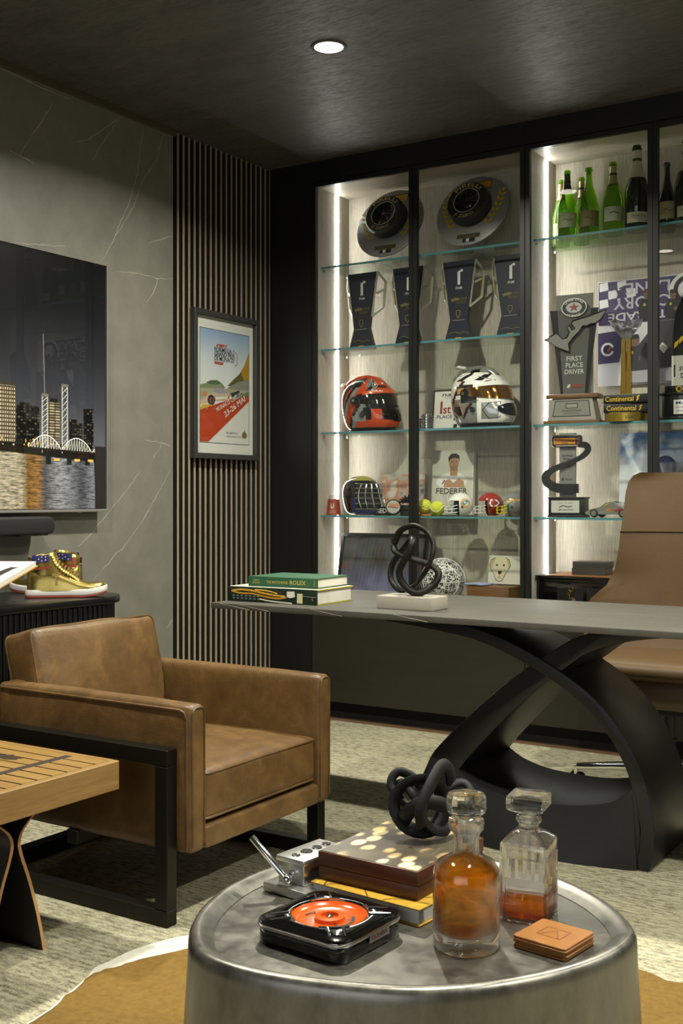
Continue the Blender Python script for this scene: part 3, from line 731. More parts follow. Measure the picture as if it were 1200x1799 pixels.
for x0, h in ((.474, .455), (.578, .50)):   # lift bridge towers
    for a in (x0, x0 + .028): sh.append(('l', [(a, .235), (a, h)], .0035, '#cfccbe'))
    for i in range(10):
        za = .245 + i*(h-.245)/10; zb = .245 + (i+1)*(h-.245)/10; sh.append(('l', [(x0, za), (x0 + .028, zb)], .0022, '#dad6c4')); sh.append(('l', [(x0 + .028, za), (x0, zb)], .0022, '#8f8c7e'))
    sh.append(('p', rect(x0 - .004, h, x0 + .032, h + .012), '#6e6756'))
arch = [(.42 + .335*i/24, .252 - .012*i/24 + .055*abs(math.sin(math.pi*i/12 + .25))**.8) for i in range(25)]
sh.append(('l', arch, .0035, '#e9e7de'))
for x, z in arch: sh.append(('l', [(x, .250 - (x - .42)*.035), (x, z)], .0022, '#e2dfd2'))
for a, b in zip(arch[:-1], arch[1:]): sh.append(('l', [(a[0], .250 - (a[0] - .42)*.035), b], .0018, '#c6c3b6'))
sh.append(('l', [(.40, .252), (.755, .240)], .008, '#231f17'))
for x in (.49, .60, .70): sh.append(('p', rect(x, .19, x + .026, .245), '#1a1712'))
for i in range(34):
    x = rnd.uniform(.15, .46); sh.append(('p', circ(x, .268 + rnd.uniform(-.012, .016), rnd.uniform(.002, .0045), n=8), rnd.choice(['#f3c66a', '#e09a3c', '#ffe7b0', '#c97a2a'])))
for x in (.53, .64, .715): sh.append(('p', rect(x, .205, x + .03, .214), '#d99a45'))
sh.append(('l', [(.482, .46), (.478, .58), (.474, .70)], .002, '#8b8c73'))
scr = art(tv, 'screen_picture', sh, off=.0505, step=.00004, rough=.3, emit=.75)
MB(thin_glass('screen_glass', (.96, .96, .96, 1), 1.0)).box(-Wd + .004, Wd - .004, -.0565, -.0555, .012, 1.024).build('screen_glass', tv, smooth=0)

sb = thing('soundbar', 'long black rounded sound bar fixed below the television', 'speaker', (XL, 2.65, .938), 90)
MB(mat('#1c1c1d', .6, name='speaker_cloth', bump=.3, bscale=900)).prism(rrect(-.62, 0, .475, .068, .030, 6), -.125, -.03).build('body', sb, bevel=.008, seg=3, smooth=50)
MB(BLACK_GLOSS).box(.30, .44, -.12, -.04, -.004, .004).build('foot', sb, smooth=0)
MB(BLACK).box(-.3, .3, -.03, 0, .01, .05).build('wall_bracket', sb, smooth=0)

# ------------------------------------------------------------------ framed race poster on the slats
pf = thing('framed_poster', 'black framed motor race poster with red band on the slatted wall', 'picture', (-3.4495, 4.3175, 1.263), 90)
pw, ph = .2455, .70
for n_, b in (('frame_rail', (-pw, pw, 0, .026)), ('frame_rail', (-pw, pw, ph - .026, ph)), ('frame_rail', (-pw, -pw + .022, .026, ph - .026)), ('frame_rail', (pw - .022, pw, .026, ph - .026))):
    MB(mat('#343433', .45, name='charcoal_frame')).box(b[0], b[1], -.034, 0, b[2], b[3]).build(n_, pf, bevel=.0015, seg=1)
MB(mat('#e9e6dd', .8, name='mat_board')).box(-pw + .022, pw - .022, -.012, -.004, .026, ph - .026).build('mat_board', pf, smooth=0)
x0, x1, z0, z1 = -.185, .19, .078, ph - .085
def PX(u, v): return (x0 + (x1-x0)*u, z0 + (z1-z0)*v)
def PP(pts): return [PX(*p) for p in pts]
def m_grad(name, stops, z0, z1, axis=2, rough=.5, em=0):
    t = NT(name); tc = t.n('ShaderNodeTexCoord'); sp = t.n('ShaderNodeSeparateXYZ'); t.l(tc.outputs['Object'], sp.inputs[0])
    mr = t.n('ShaderNodeMapRange'); mr.inputs[1].default_value = z0; mr.inputs[2].default_value = z1; t.l(sp.outputs[axis], mr.inputs[0])
    t.bsdf(t.ramp(mr.outputs[0], stops), rough); return t.m
PSKY = m_grad('poster_sky', [(0, '#e8e8e2'), (.5, '#d6dbde'), (1, '#93aed2')], z0 + .25, z1)
sh = [('p', PP([(-.008, -.005), (1.008, -.005), (1.008, 1.005), (-.008, 1.005)]), '#25221f'), ('p', PP([(0, 0), (1, 0), (1, 1), (0, 1)]), PSKY),
      ('p', PP([(0, 0), (1, 0), (1, .42), (0, .38)]), '#e6e3da'),
      ('p', PP([(.55, .52), (.68, .585), (.80, .64), (.9, .72), (1, .83), (1, .50)]), '#5d5a2c'), ('p', PP([(.83, .66), (.92, .74), (1, .85), (1, .60), (.9, .58)]), '#b58a1d'),
      ('p', PP([(.55, .50), (.75, .56), (1, .60), (1, .46), (.55, .46)]), '#8c8d80'), ('p', PP([(.60, .52), (.7, .545), (.66, .555), (.62, .54)]), '#4a4c44'),
      ('p', PP([(0, .50), (.12, .52), (.2, .55), (.34, .56), (.45, .53), (.5, .50), (.45, .47), (0, .47)]), '#7d8b66'), ('p', PP([(.12, .53), (.26, .55), (.38, .545), (.42, .525), (.2, .51)]), '#56684a'),
      ('p', PP([(0, .36), (1, .47), (1, .50), (.5, .49), (0, .47)]), '#a9a78f'), ('p', PP([(.6, .40), (1, .49), (1, .44), (.62, .38)]), '#6d7a52'),
      ('p', PP([(0, .37), (.1, .39), (.12, .42), (.3, .45), (.55, .46), (.6, .42), (.55, .385), (.3, .37), (.15, .345), (0, .33)]), '#c8b49a'),
      ('p', PP([(.25, .45), (.36, .50), (.42, .49), (.5, .47), (.58, .455), (.4, .44)]), '#9b98a3'), ('p', PP([(.3, .405), (.56, .42), (.58, .405), (.32, .385)]), '#e9e4d4'), ('p', PP([(.02, .44), (.14, .45), (.14, .405), (.02, .40)]), '#b78a5a'),
      ('p', PP([(.55, .40), (.58, .405), (.585, .425), (.56, .425)]), '#c8501e'),
      ('p', [PX(.22 + .075*math.cos(a), .375 + .046*math.sin(a)) for a in [i*.3 for i in range(21)]], '#2a2322'), ('p', [PX(.23 + .045*math.cos(a), .375 + .028*math.sin(a)) for a in [i*.3 for i in range(21)]], '#7a4034'), ('p', [PX(.24 + .018*math.cos(a), .375 + .011*math.sin(a)) for a in [i*.3 for i in range(21)]], '#2a2322'),
      ('p', [PX(.77 + .05*math.cos(a), .455 + .032*math.sin(a)) for a in [i*.3 for i in range(21)]], '#23221f'), ('p', [PX(.66 + .035*math.cos(a), .44 + .024*math.sin(a)) for a in [i*.3 for i in range(21)]], '#2b2a26'),
      ('p', PP([(.60, .455), (.72, .475), (.85, .47), (.85, .455), (.62, .44)]), '#3b3a33'),
      ('p', PP([(0, .30), (.05, .33), (.2, .335), (.3, .33), (.12, .31), (.03, .27)]), '#d6a928'),
      ('p', PP([(0, .005), (.16, .005), (1, .40), (1, .445), (.6, .40), (.3, .34), (0, .28)]), '#bf4420'), ('l', PP([(0, .265), (.3, .325), (.9, .43)]), .0016, '#6e2412'),
      ('p', PP([(.31, .855), (.34, .88), (.50, .88), (.495, .872), (.36, .869), (.345, .855)]), '#c8401f'), ('p', PP([(.37, .855), (.385, .866), (.48, .867), (.475, .859), (.41, .858), (.405, .850)]), '#c8401f'), ('p', PP([(.485, .850), (.515, .882), (.54, .882), (.505, .850)]), '#c8401f'),
      ('l', PP([(.70, .83), (.745, .82), (.75, .72), (.70, .705)]), .006, '#c98f84'),
      ('t', 'FORMULA 1', *PX(.28, .812), .030, '#23252b', {'al': 'l', 'bold': .012, 'w': .148}), ('t', 'GRAND PRIX', *PX(.28, .772), .030, '#23252b', {'al': 'l', 'bold': .012, 'w': .156}), ('t', 'DE MONACO', *PX(.28, .732), .030, '#23252b', {'al': 'l', 'bold': .012, 'w': .152}),
      ('p', PP([(.28, .700), (.46, .700), (.46, .722), (.28, .722)]), '#b5563f'),
      ('t', 'MONACO CIRCUIT', *PX(.33, .275), .030, '#e5e0d5', {'al': 'l', 'rot': 25, 'bold': .012, 'w': .215}), ('t', '23-26 MAI', *PX(.50, .232), .040, '#e5e0d5', {'al': 'l', 'rot': 30, 'bold': .018, 'w': .185}),
      ('t', '81e EDITION', *PX(.52, .088), .013, '#45423c', {'al': 'l', 'w': .09}), ('t', 'monaco-grandprix.com', *PX(.52, .06), .010, '#2e2c28', {'al': 'l', 'w': .115}),
      ('p', PP([(.86, .06), (.90, .055), (.94, .06), (.955, .085), (.94, .105), (.91, .115), (.90, .135), (.885, .115), (.86, .105), (.845, .085)]), '#7d7040')]
art(pf, 'poster_print', sh, off=.0125, step=.00006, rough=.6)
MB(GLASS_CLEAR).box(-pw + .022, pw - .022, -.020, -.0185, .026, ph - .026).build('glazing', pf, smooth=0)

# ------------------------------------------------------------------ things on the credenza
SHOE_GOLD = mat('#c2ab62', .24, .92, name='gold_leather', bump=.25, bscale=40)
def sneaker(label, loc, rz, mirror=False):
    t = thing('sneaker', label, 'shoe', loc, rz, 'pair of gold high-top sneakers'); t.scale = (.92, .95, .95)
    def sole(z0, z1, grow):
        base = [(-.004, .0), (.0, .026), (.03, .036), (.09, .034), (.15, .037), (.21, .046), (.26, .045), (.295, .030), (.308, .0)]
        pts = spline(base, 4); pts = pts + [(x, -y) for x, y in reversed(pts[1:-1])]
        up = lambda x: max(0, x - .20) ** 2 * 1.3
        g = MB(); L = len(pts)
        vs = [(x*(1+grow) - grow*.15, y*(1+grow), z0 + up(x)) for x, y in pts] + [(x*(1+grow) - grow*.15, y*(1+grow), z1 + up(x)) for x, y in pts]
        return g, vs, [tuple(range(L-1, -1, -1)), tuple(range(L, 2*L))] + [(k, (k+1) % L, L + (k+1) % L, L + k) for k in range(L)]
    for nm, z0, z1, gr, m in (('outsole', 0, .009, .0, mat('#8a3a2c', .6, name='red_rubber')), ('midsole', .009, .031, .012, mat('#d6d2ce', .55, name='white_rubber'))):
        g, vs, fs = sole(z0, z1, gr); g.add(vs, fs, m); g.build(nm, t, bevel=.003)
    secs = [(.003, .024, .112), (.02, .033, .118), (.05, .036, .118), (.09, .036, .112), (.13, .037, .098), (.165, .040, .082), (.20, .043, .066), (.235, .044, .056), (.265, .040, .052), (.29, .028, .046), (.303, .012, .040)]
    rings = []
    for x, w, h in secs:
        up = max(0, x - .20) ** 2 * 1.3
        rings.append([(x, w*math.copysign(abs(math.cos(a))**.7, math.cos(a)), .026 + up + (h - .026)*abs(math.sin(a))**(.75 if x > .17 else .55)) for a in [math.pi*i/14 for i in range(15)]])
    MB(SHOE_GOLD).loft(rings).build('upper', t, smooth=70)
    rings = []
    for z, cx, rx, ry in ((.085, .072, .070, .036), (.105, .068, .066, .036), (.125, .062, .060, .037), (.145, .057, .056, .038), (.16, .055, .055, .038), (.163, .055, .050, .034), (.15, .057, .044, .029), (.11, .06, .04, .026)):
        rings.append([(cx + rx*math.cos(a)*(1.08 if math.cos(a) > 0 else .92), ry*math.sin(a), z + (.010*math.cos(a) if z > .12 else 0)) for a in [2*math.pi*i/24 for i in range(24)]])
    MB(SHOE_GOLD).loft(rings, cap=False).build('collar', t, smooth=70)
    for s in (-1, 1):
        def wrap(x, y, z, s=s):
            rx, cx = .058, .057; yy = .0385*math.sqrt(max(0, 1 - ((x - cx)/ (rx*1.1))**2)) + .0015
            return (x, s*(yy - y*.5), z)
        def strip(x0, x1, z0, z1, col, slope=0, n=6):
            a = [(x0 + (x1-x0)*i/n, z0 + slope*(x0 + (x1-x0)*i/n)) for i in range(n+1)]; b = [(x0 + (x1-x0)*i/n, z1 + slope*(x0 + (x1-x0)*i/n)) for i in range(n+1)]
            m = MB(mat(col, .4)); m.add([wrap(p[0], -.001, p[1]) for p in a + b], [(i, i+1, n+2+i, n+1+i) for i in range(n)]); return m
        strip(.022, .088, .130, .158, '#2d2a63', .06).build('navy_panel', t)
        strip(.006, .096, .104, .112, '#8c3a2e', .08).build('red_stripe', t); strip(.006, .022, .118, .142, '#8c4a36', .08).build('red_heel_panel', t)
        st = []
        for cx, cz in ((.036, .138), (.048, .147), (.060, .141), (.074, .155), (.074, .144), (.060, .155)):
            st.append(('p', [(cx + (.0042 if k % 2 == 0 else .0016)*math.sin(R(36*k)), cz + (.0042 if k % 2 == 0 else .0016)*math.cos(R(36*k))) for k in range(10)], '#d8cfae'))
        art(t, 'star_print', st, wrap=lambda x, y, z, s=s: wrap(x, y - .002, z))
        g = MB(mat('#d9bf74', .25, .9, name='pale_gold'))
        pts = spline([(.100, .163), (.112, .135), (.135, .110), (.160, .094), (.185, .078), (.198, .066)], 3)
        for i, (x, z) in enumerate(pts):
            w = .026 if x < .12 else .020
            g.cyl((x, s*(w + .005), z - .004), (x, s*(w + .010), z - .002), .0048, n=8)
        g.build('eyelet_row', t)
    g = MB(mat('#cdb167', .3, .85, name='gold_lace'))
    for x, z in spline([(.110, .150), (.122, .130), (.145, .112), (.168, .097), (.190, .082)], 2):
        g.tube([(x, -.028, z - .004), (x + .004, 0, z + .006), (x, .028, z - .004)], .0042, 6)
    g.build('laces', t)
    for s in (-1, 1):
        art(t, 'emblem', [('p', [(.098, .092), (.128, .092), (.128, .084), (.118, .083), (.118, .052), (.124, .047), (.108, .047), (.110, .052), (.110, .083), (.098, .084)], mat('#cbb069', .25, .9, name='gold_emblem'))], wrap=lambda x, y, z, s=s: (x, s*.0405, z))
    return t
ZC = .72
sneaker('gold high-top sneaker in front of its pair, toe pointing right', (-3.165, 2.838, ZC), 44)
sneaker('gold high-top sneaker behind its pair, toe pointing left', (-3.12, 3.06, ZC), 202)

bk = thing('art_book', 'open white picture book tilted on a stand beside the gold sneakers', 'book', (-2.955, 2.69, .864))
A = Vector((0, 0, 0)); u = Vector((.17, -.32, -.055)); nrm = u.cross(Vector((-.29, -.15, 0))).normalized(); v = Vector((-.29, -.15, 0))
if nrm.z < 0: nrm = -nrm
def slabq(z0, z1, g0, m):
    q = [A - u*g0 - v*g0*.3, A + u*(1+g0), A + u*(1+g0) + v*(1+g0), A + v*(1+g0) - u*g0]
    return MB(m).add([p + nrm*z0 for p in q] + [p + nrm*z1 for p in q], [(3, 2, 1, 0), (4, 5, 6, 7), (0, 1, 5, 4), (1, 2, 6, 5), (2, 3, 7, 6), (3, 0, 4, 7)])
slabq(-.016, -.001, 0, PAPER).build('page_block', bk, smooth=0); slabq(-.020, -.0165, .03, mat('#b98d3a', .5, name='ochre_cover')).build('cover', bk, smooth=0)
Mq = Matrix.Identity(4); un = u.normalized(); vn = v.normalized()
for i in range(3): Mq[i][0] = un[i]; Mq[i][2] = vn[i]; Mq[i][1] = -nrm[i]
art(bk, 'page_print', [('p', rect(.006, .006, .345, .30), '#d9d6cd'), ('p', [(.10, .02), (.13, .03), (.33, .04), (.33, .07), (.26, .075), (.14, .06), (.10, .05)], '#2a2826'), ('p', [(.13, .075), (.30, .085), (.30, .095), (.13, .085)], '#6a6763'), ('p', [(.02, .13), (.05, .12), (.34, .13), (.34, .2), (.1, .19), (.02, .17)], '#8a7f7a'), ('p', [(.03, .2), (.3, .21), (.3, .25), (.05, .24)], '#3b3836')], Mq)
sd = MB(BLACK); sd.add([tuple(A + u*a + v*b + nrm*-.021) for a, b in ((.5, .3), (.9, .3), (.9, .8), (.5, .8))] + [((A + u*a + v*b).x, (A + u*a + v*b).y, ZC - .864) for a, b in ((.42, .45), (.80, .45), (.80, .85), (.42, .85))], [(0, 1, 2, 3), (7, 6, 5, 4), (0, 4, 5, 1), (1, 5, 6, 2), (2, 6, 7, 3), (3, 7, 4, 0)])
sd.build('stand', bk, smooth=0)

# ------------------------------------------------------------------ books and knot sculpture on the desk
def book(name, label, loc, rz, L, D, H, cover, pages, trim=None, spine_art=None, top=None, group=None):
    """spine faces -y, fore-edge +y; cover boards 3 mm"""
    t = thing(name, label, 'book', loc, rz, group)
    MB(cover).box(0, L, 0, D, 0, .003).build('cover_board', t, bevel=.0008, seg=1)
    MB(top or cover).box(0, L, 0, D, H - .003, H).build('cover_board', t, bevel=.0008, seg=1)
    MB(cover).box(0, L, -.003, .002, 0, H).build('spine', t, bevel=.0015, seg=2)
    MB(pages).box(.005, L - .005, .003, D - .006, .003, H - .003).build('page_block', t, smooth=0)
    if trim: MB(trim).box(L, L + .0015, 0, D, 0, .0035).box(L, L + .0015, 0, D, H - .0035, H).build('cover_edge', t, smooth=0)
    if spine_art: art(t, 'spine_print', spine_art, T(0, -.003, 0))
    return t
DGREEN = mat('#16261b', .35, name='dark_green_cover'); GREEN = mat('#1a4a2e', .6, name='green_cloth', bump=.2, bscale=500)
YEL = mat('#b9a61e', .5, name='yellow_edge')
zz = .73
sp = [('l', spline([(.012, .034), (.05, .040), (.10, .038), (.14, .032), (.19, .026), (.23, .024)], 4), .006, '#c8962a'), ('l', spline([(.012, .034), (.05, .028), (.10, .028), (.15, .020), (.20, .016), (.235, .021)], 4), .005, '#b98420'), ('l', spline([(.11, .042), (.16, .040), (.20, .032)], 4), .004, '#d9a838')]
sp += [('l', [(x, .018), (x + .004, .038)], .0016, '#8c2f1d') for x in (.08, .115, .15, .18, .21)]
sp += [('p', rect(.018 + .017*(i % 7), .008 + .009*(i//7), .028 + .017*(i % 7), .0135 + .009*(i//7)), '#55605a') for i in range(14)]
sp += [('l', spline([(.13, .012), (.18, .006), (.26, .003)], 3), .004, '#cfcabb'), ('p', [(.240, .022), (.255, .020), (.272, .024), (.27, .042), (.24, .041)], '#cfcac0'), ('p', rect(.280, .004, .302, .036), '#bdb98f'), ('l', [(.302, .028), (.355, .026)], .001, '#9a9a88'), ('p', rect(.338, .012, .343, .026), '#6b4a3c')]
book('coffee_table_book', 'thick dark green book with yellow edges and a pictured spine, lower on the desk', (-2.412, 3.055, zz), 1.5, .355, .225, .050, DGREEN, PAPER, YEL, sp, mat('#c9c4ad', .5, name='cream_cover'))
s2 = [('t', 'THE WATCH BOOK', .075, .012, .013, '#b0a14a', {'al': 'l', 'w': .085}), ('t', 'ROLEX', .168, .011, .020, '#b0a14a', {'al': 'l', 'bold': .01, 'w': .062}), ('t', 'GISBERT', .020, .019, .007, '#b0a14a', {'al': 'l', 'w': .028}), ('t', 'BRUNNER', .020, .011, .007, '#b0a14a', {'al': 'l', 'w': .028}), ('t', 'teNeues', .265, .008, .006, '#b0a14a', {'al': 'l', 'rot': 90})]
book('coffee_table_book', 'green cloth watch book with gilt spine lettering, on top of the desk pile', (-2.352, 3.085, zz + .0502), 2.5, .275, .205, .034, GREEN, PAPER, None, s2)

ks = thing('knot_sculpture', 'dark bronze knotted loop sculpture on a pale stone block on the desk', 'sculpture', (-1.752, 3.145, zz), 0)
MB(mat('#9c9488', .7, name='pale_stone', var=.06, bump=.3, bscale=120)).box(-.098, .098, -.055, .055, 0, .041).build('stone_block', ks, bevel=.003)
pth = [(490, 320, 0), (560, 190, .0), (700, 140, .0), (840, 190, 0), (920, 310, 0), (930, 430, -.012), (880, 560, -.018), (790, 650, -.002), (690, 730, .022), (600, 765, .022), (520, 775, .01), (440, 690, .01), (420, 590, .016), (450, 490, .022), (540, 380, .026), (640, 290, .012), (700, 256, -.006), (738, 300, -.028), (715, 400, -.034), (650, 490, -.034), (606, 580, -.034), (620, 670, -.032), (690, 755, -.026), (790, 790, -.02), (890, 740, .0), (943, 650, .018), (925, 570, .026), (840, 522, .024), (720, 480, .014), (610, 440, -.004), (530, 395, -.016)]
pth = spline([((x - 690)*.000322, y*1.0, .0515 + (790 - z)*.000322) for x, z, y in pth], 4, True)
BRONZE = mat('#1f1d19', .45, .6, name='dark_bronze', var=.25, vscale=60, bump=.3, bscale=60)
MB(BRONZE).tube(pth, .0098, 10, True, flat=(1.15, .8)).build('knotted_loop', ks, smooth=70)

# ------------------------------------------------------------------ things on the drum table
ZT = .4009
def rot2(o, deg): o.rotation_euler.z = R(deg); return o
ash = thing('ashtray', 'black square cigar ashtray with orange bowl and silver band', 'ashtray', (-.967, 1.474, ZT), -4)
def rsq(h, r, n=6):
    o = rrect(-h, -h, h, h, r, n); q = []
    for i, p in enumerate(o):
        e = o[(i + 1) % len(o)]; q.append(p)
        if math.hypot(e[0] - p[0], e[1] - p[1]) > h*.5: q += [(p[0] + (e[0]-p[0])*k/8, p[1] + (e[1]-p[1])*k/8) for k in range(1, 8)]
    return q
MB(BLACK_GLOSS).slab(rsq(.084, .026), 0, .024).build('body', ash, bevel=.0015)
MB(CHROME).loft([[(x, y, z) for x, y in rsq(h, .028)] for h, z in ((.0865, .0241), (.0870, .0272), (.0865, .0305), (.078, .0305), (.078, .0241))], True).build('silver_band', ash)
g = MB(BLACK_GLOSS); rings = []
out = rsq(.085, .027); L = len(out)
hole = [(.060*math.cos(math.atan2(y, x)), .060*math.sin(math.atan2(y, x))) for x, y in out]
mid = [(x*.82 + hx*.18, y*.82 + hy*.18) for (x, y), (hx, hy) in zip(out, hole)]
g.loft([[(x, y, .0306) for x, y in out], [(x*.995, y*.995, .034) for x, y in out], [(x, y, .0358) for x, y in mid], [(x*1.04, y*1.04, .0368) for x, y in hole], [(x, y, .0362) for x, y in hole], [(x*.98, y*.98, .0325) for x, y in hole]], cap=False)
g.build('rim', ash, smooth=50)
MB(mat('#c44e12', .2, coat=.3, name='orange_enamel')).lathe([(.0592, .0348), (.055, .030), (.046, .0272), (.024, .0265), (.0235, .0325), (.014, .0335), (.0135, .0285), (.001, .0285)], 40).build('orange_bowl', ash, smooth=60)
art(ash, 'bowl_print', [('l', [(.037*math.cos(a), .037*math.sin(a)) for a in [R(-60 + 10*i) for i in range(12)]], .005, '#141210'), ('l', [(.02, -.012), (.03, -.02)], .003, '#141210'), ('l', [(-.022, -.004), (-.036, .008), (-.04, -.01)], .004, '#141210'), ('l', [(.02, .012), (.034, .018)], .003, '#141210')], T(0, 0, .0275, rx=-90))
MB(CHROME).cyl((0, 0, .0286), (0, 0, .0335), .006, n=12).build('centre_stud', ash, bevel=.001)
for k in range(4):
    a = R(45 + 90*k); d = Vector((math.cos(a), math.sin(a), 0)); nn = Vector((-d.y, d.x, 0)); g = MB(CHROME)
    for s in (-.012, .012): g.tube([d*.060 + nn*s + Vector((0, 0, .0372)), d*.078 + nn*s + Vector((0, 0, .0362)), d*.094 + nn*s + Vector((0, 0, .0345))], .0022, 6)
    g.build('cigar_rest', ash)
for k in range(4):
    a0 = 90*k + 22; MB(CHROME).tube([(.0612*math.cos(R(a0 + 4*i)), .0612*math.sin(R(a0 + 4*i)), .0372) for i in range(12)], .0016, 6).build('chrome_arc', ash)
art(ash, 'badge', [('p', rect(-.026, -.007, .026, .006), mat('#c9c9c6', .25, 1, name='badge_chrome')), ('t', 'COHIBA', 0, -.0035, .010, '#5a2a20', {'bold': .01, 'w': .042})], T(.0866, .01, .021, rz=90), off=.0004)

ct = thing('cigar_cutter', 'polished steel table cigar cutter with angled lever handle', 'cutter', (-1.122, 1.648, ZT + .0004), -6)
MB(mat('#d6d4cf', .3, 1, name='polished_steel')).box(-.048, .050, -.070, .068, 0, .0155).build('base', ct, bevel=.002)
MB(mat('#d6d4cf', .3, 1, name='polished_steel')).box(-.033, .026, -.047, .064, .0155, .050).build('body', ct, bevel=.002)
MB(mat('#cfcdc8', .34, 1, name='satin_steel')).box(-.036, .030, -.051, .068, .050, .0605).build('lid', ct, bevel=.003)
for k, y in enumerate((-.034, -.006, .022, .048)):
    r = (.0075, .0105, .009, .008)[k]
    h = MB(CHROME); h.lathe([(r*.72, .061), (r, .0622), (r*1.05, .061), (r*.9, .0606)], 20, M=T(-.003, y, 0)); h.build('cutting_hole', ct)
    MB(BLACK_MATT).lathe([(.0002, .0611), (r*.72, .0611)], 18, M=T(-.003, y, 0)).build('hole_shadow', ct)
MB(CHROME).cyl((-.001, -.047, .033), (-.001, -.066, .033), .006, n=14).build('pivot', ct, bevel=.001)
MB(CHROME).cyl((.002, -.063, .028), (-.072, -.072, .088), .0058, n=16).ball((.002, -.063, .028), .008).build('lever', ct, bevel=.0008)

YCOV = mat('#b58d2c', .45, name='ochre_book_cover', var=.1, vscale=12)
yb = thing('picture_book', 'ochre covered picture book under the brown boxed book', 'book', (-1.088, 1.599, ZT), -5)
MB(YCOV).box(0, .222, 0, .235, 0, .003).build('cover_board', yb, bevel=.0008, seg=1)
MB(YCOV).box(0, .222, 0, .235, .0255, .0285).build('cover_board', yb, bevel=.0008, seg=1)
MB(PAPER).box(.004, .218, .004, .232, .003, .0255).build('page_block', yb, smooth=0)
art(yb, 'cover_print', [('l', spline(p, 4), .0016, '#3b2d12') for p in ([(.03, .0), (.05, .02), (.09, .03)], [(.0, .10), (.04, .08), (.10, .02), (.12, 0)], [(.15, 0), (.17, .02), (.222, .03)], [(.2, .05), (.222, .08)], [(.0, .03), (.02, .02), (.03, .0)])], T(0, 0, .0285, rx=-90))
bx = thing('boxed_book', 'brown boxed whiskey book with mottled cover beneath the black sculpture', 'book', (-1.083, 1.617, ZT + .0287), -2)
BROWN = mat('#4a2614', .4, name='brown_box', var=.08)
def m_cells():
    t = NT('spotted_cover'); v = t.coord((1, .62, 1)); vo = t.n('ShaderNodeTexVoronoi', feature='F1'); vo.inputs['Scale'].default_value = 34; vo.inputs['Randomness'].default_value = .7
    t.l(v, vo.inputs['Vector']); m = t.ramp(vo.outputs['Distance'], [(.30, 1.0), (.46, 0.0)])
    sp_ = t.n('ShaderNodeSeparateXYZ'); t.l(t.coord(), sp_.inputs[0])
    c = t.mix(m, lin('#4c453a'), t.ramp(t.noise(t.coord(), 14, 3), [(.3, '#b98a42'), (.7, '#e0d3ac')]))
    msk = t.ramp(t.noise(t.coord(), 9, 2, .4), [(.40, 0.0), (.5, 1.0)])
    c = t.mix(msk, lin('#57503f'), c); t.bsdf(c, .3); return t.m
MB(BROWN).box(0, .196, 0, .226, 0, .0232).build('box_tray', bx, bevel=.0015)
MB(BROWN).box(-.001, .197, -.001, .227, .0240, .0475).build('box_lid', bx, bevel=.0015)
MB(m_cells()).box(.002, .194, .002, .224, .0476, .0482).build('cover_picture', bx, smooth=0)
art(bx, 'side_title', [('t', 'BOURBON', .11, .026, .018, '#b98a2e', {'bold': .012, 'w': .12})], T(.1972, 0, 0, rz=90), letters='lettering')

kn = thing('knot_sculpture', 'black matt tangled loop sculpture standing on the brown boxed book', 'sculpture', (-.958, 1.775, ZT + .0287 + .0483 + .0075), 30)
KB = mat('#0a0a0a', .6, spec=.3, name='black_resin', bump=.2, bscale=60)
def loop(c, ax, r1, r2, n=18, a0=0, wob=0):
    ax = Vector(ax).normalized(); p = ax.orthogonal().normalized(); q = ax.cross(p)
    return [Vector(c) + p*(r1*math.cos(a0 + 2*math.pi*i/n)) + q*(r2*math.sin(a0 + 2*math.pi*i/n)) + ax*(wob*math.sin(2*(a0 + 2*math.pi*i/n))) for i in range(n)]
g = MB(KB)
g.tube(loop((-.012, 0, .052), (.3, -1, .1), .044, .046, 24, 0, .006), .0085, 8, True, flat=(1.5, .75))
g.tube(loop((.012, .004, .050), (1, -.45, .2), .043, .045, 24, 0, .006), .0085, 8, True, flat=(1.5, .75))
g.tube(loop((0, .0, .048), (-.2, .2, 1), .046, .040, 24, 0, .012), .0085, 8, True, flat=(1.5, .75))
g.tube(loop((-.03, .012, .060), (.7, .5, .5), .034, .030, 20, 0, .004), .0068, 8, True, flat=(1.3, .8))
g.tube(spline([(-.01, -.042, .03), (-.012, -.05, .06), (.004, -.030, .095), (.022, .0, .118), (.036, .02, .112), (.040, .03, .085), (.03, .035, .05)], 5), .0095, 8, flat=(1.4, .8))
g.tube(spline([(-.045, .0, .06), (-.062, .01, .085), (-.05, .02, .105), (-.025, .022, .095), (-.01, .02, .075)], 5), .0068, 8, flat=(1.3, .8))
g.tube(spline([(.03, .02, .075), (.06, .03, .085), (.075, .02, .07), (.06, .0, .055)], 5), .0062, 8, flat=(1.3, .8))
g.build('tangled_loops', kn, smooth=70)
kn.scale = (1.04, 1.04, 1.0)

# decanters
def lathe_part(name, t, prof, m, n=40, M=None, smooth=50): return MB(m).lathe(prof, n, M=M).build(name, t, smooth=smooth)
d1 = thing('round_decanter', 'round glass decanter three quarters full of amber spirit', 'decanter', (-.773, 1.556, ZT))
lathe_part('glass_body', d1, [(.0005, .0), (.047, .0), (.0505, .004), (.0508, .03), (.0508, .105), (.049, .118), (.043, .128), (.030, .135), (.0205, .140), (.0195, .150), (.0195, .166), (.021, .172), (.0265, .178), (.0275, .186), (.0265, .192), (.0215, .191), (.0165, .178), (.0155, .150), (.017, .138), (.030, .130), (.042, .122), (.0465, .112), (.047, .100), (.047, .030), (.044, .026), (.0005, .025)], GLASS_CRYSTAL)
lathe_part('spirit', d1, [(.0005, .0256), (.0435, .0265), (.0465, .0305), (.0465, .100), (.046, .112), (.0415, .1215), (.030, .1290), (.017, .1365), (.0005, .1365)], AMBER)
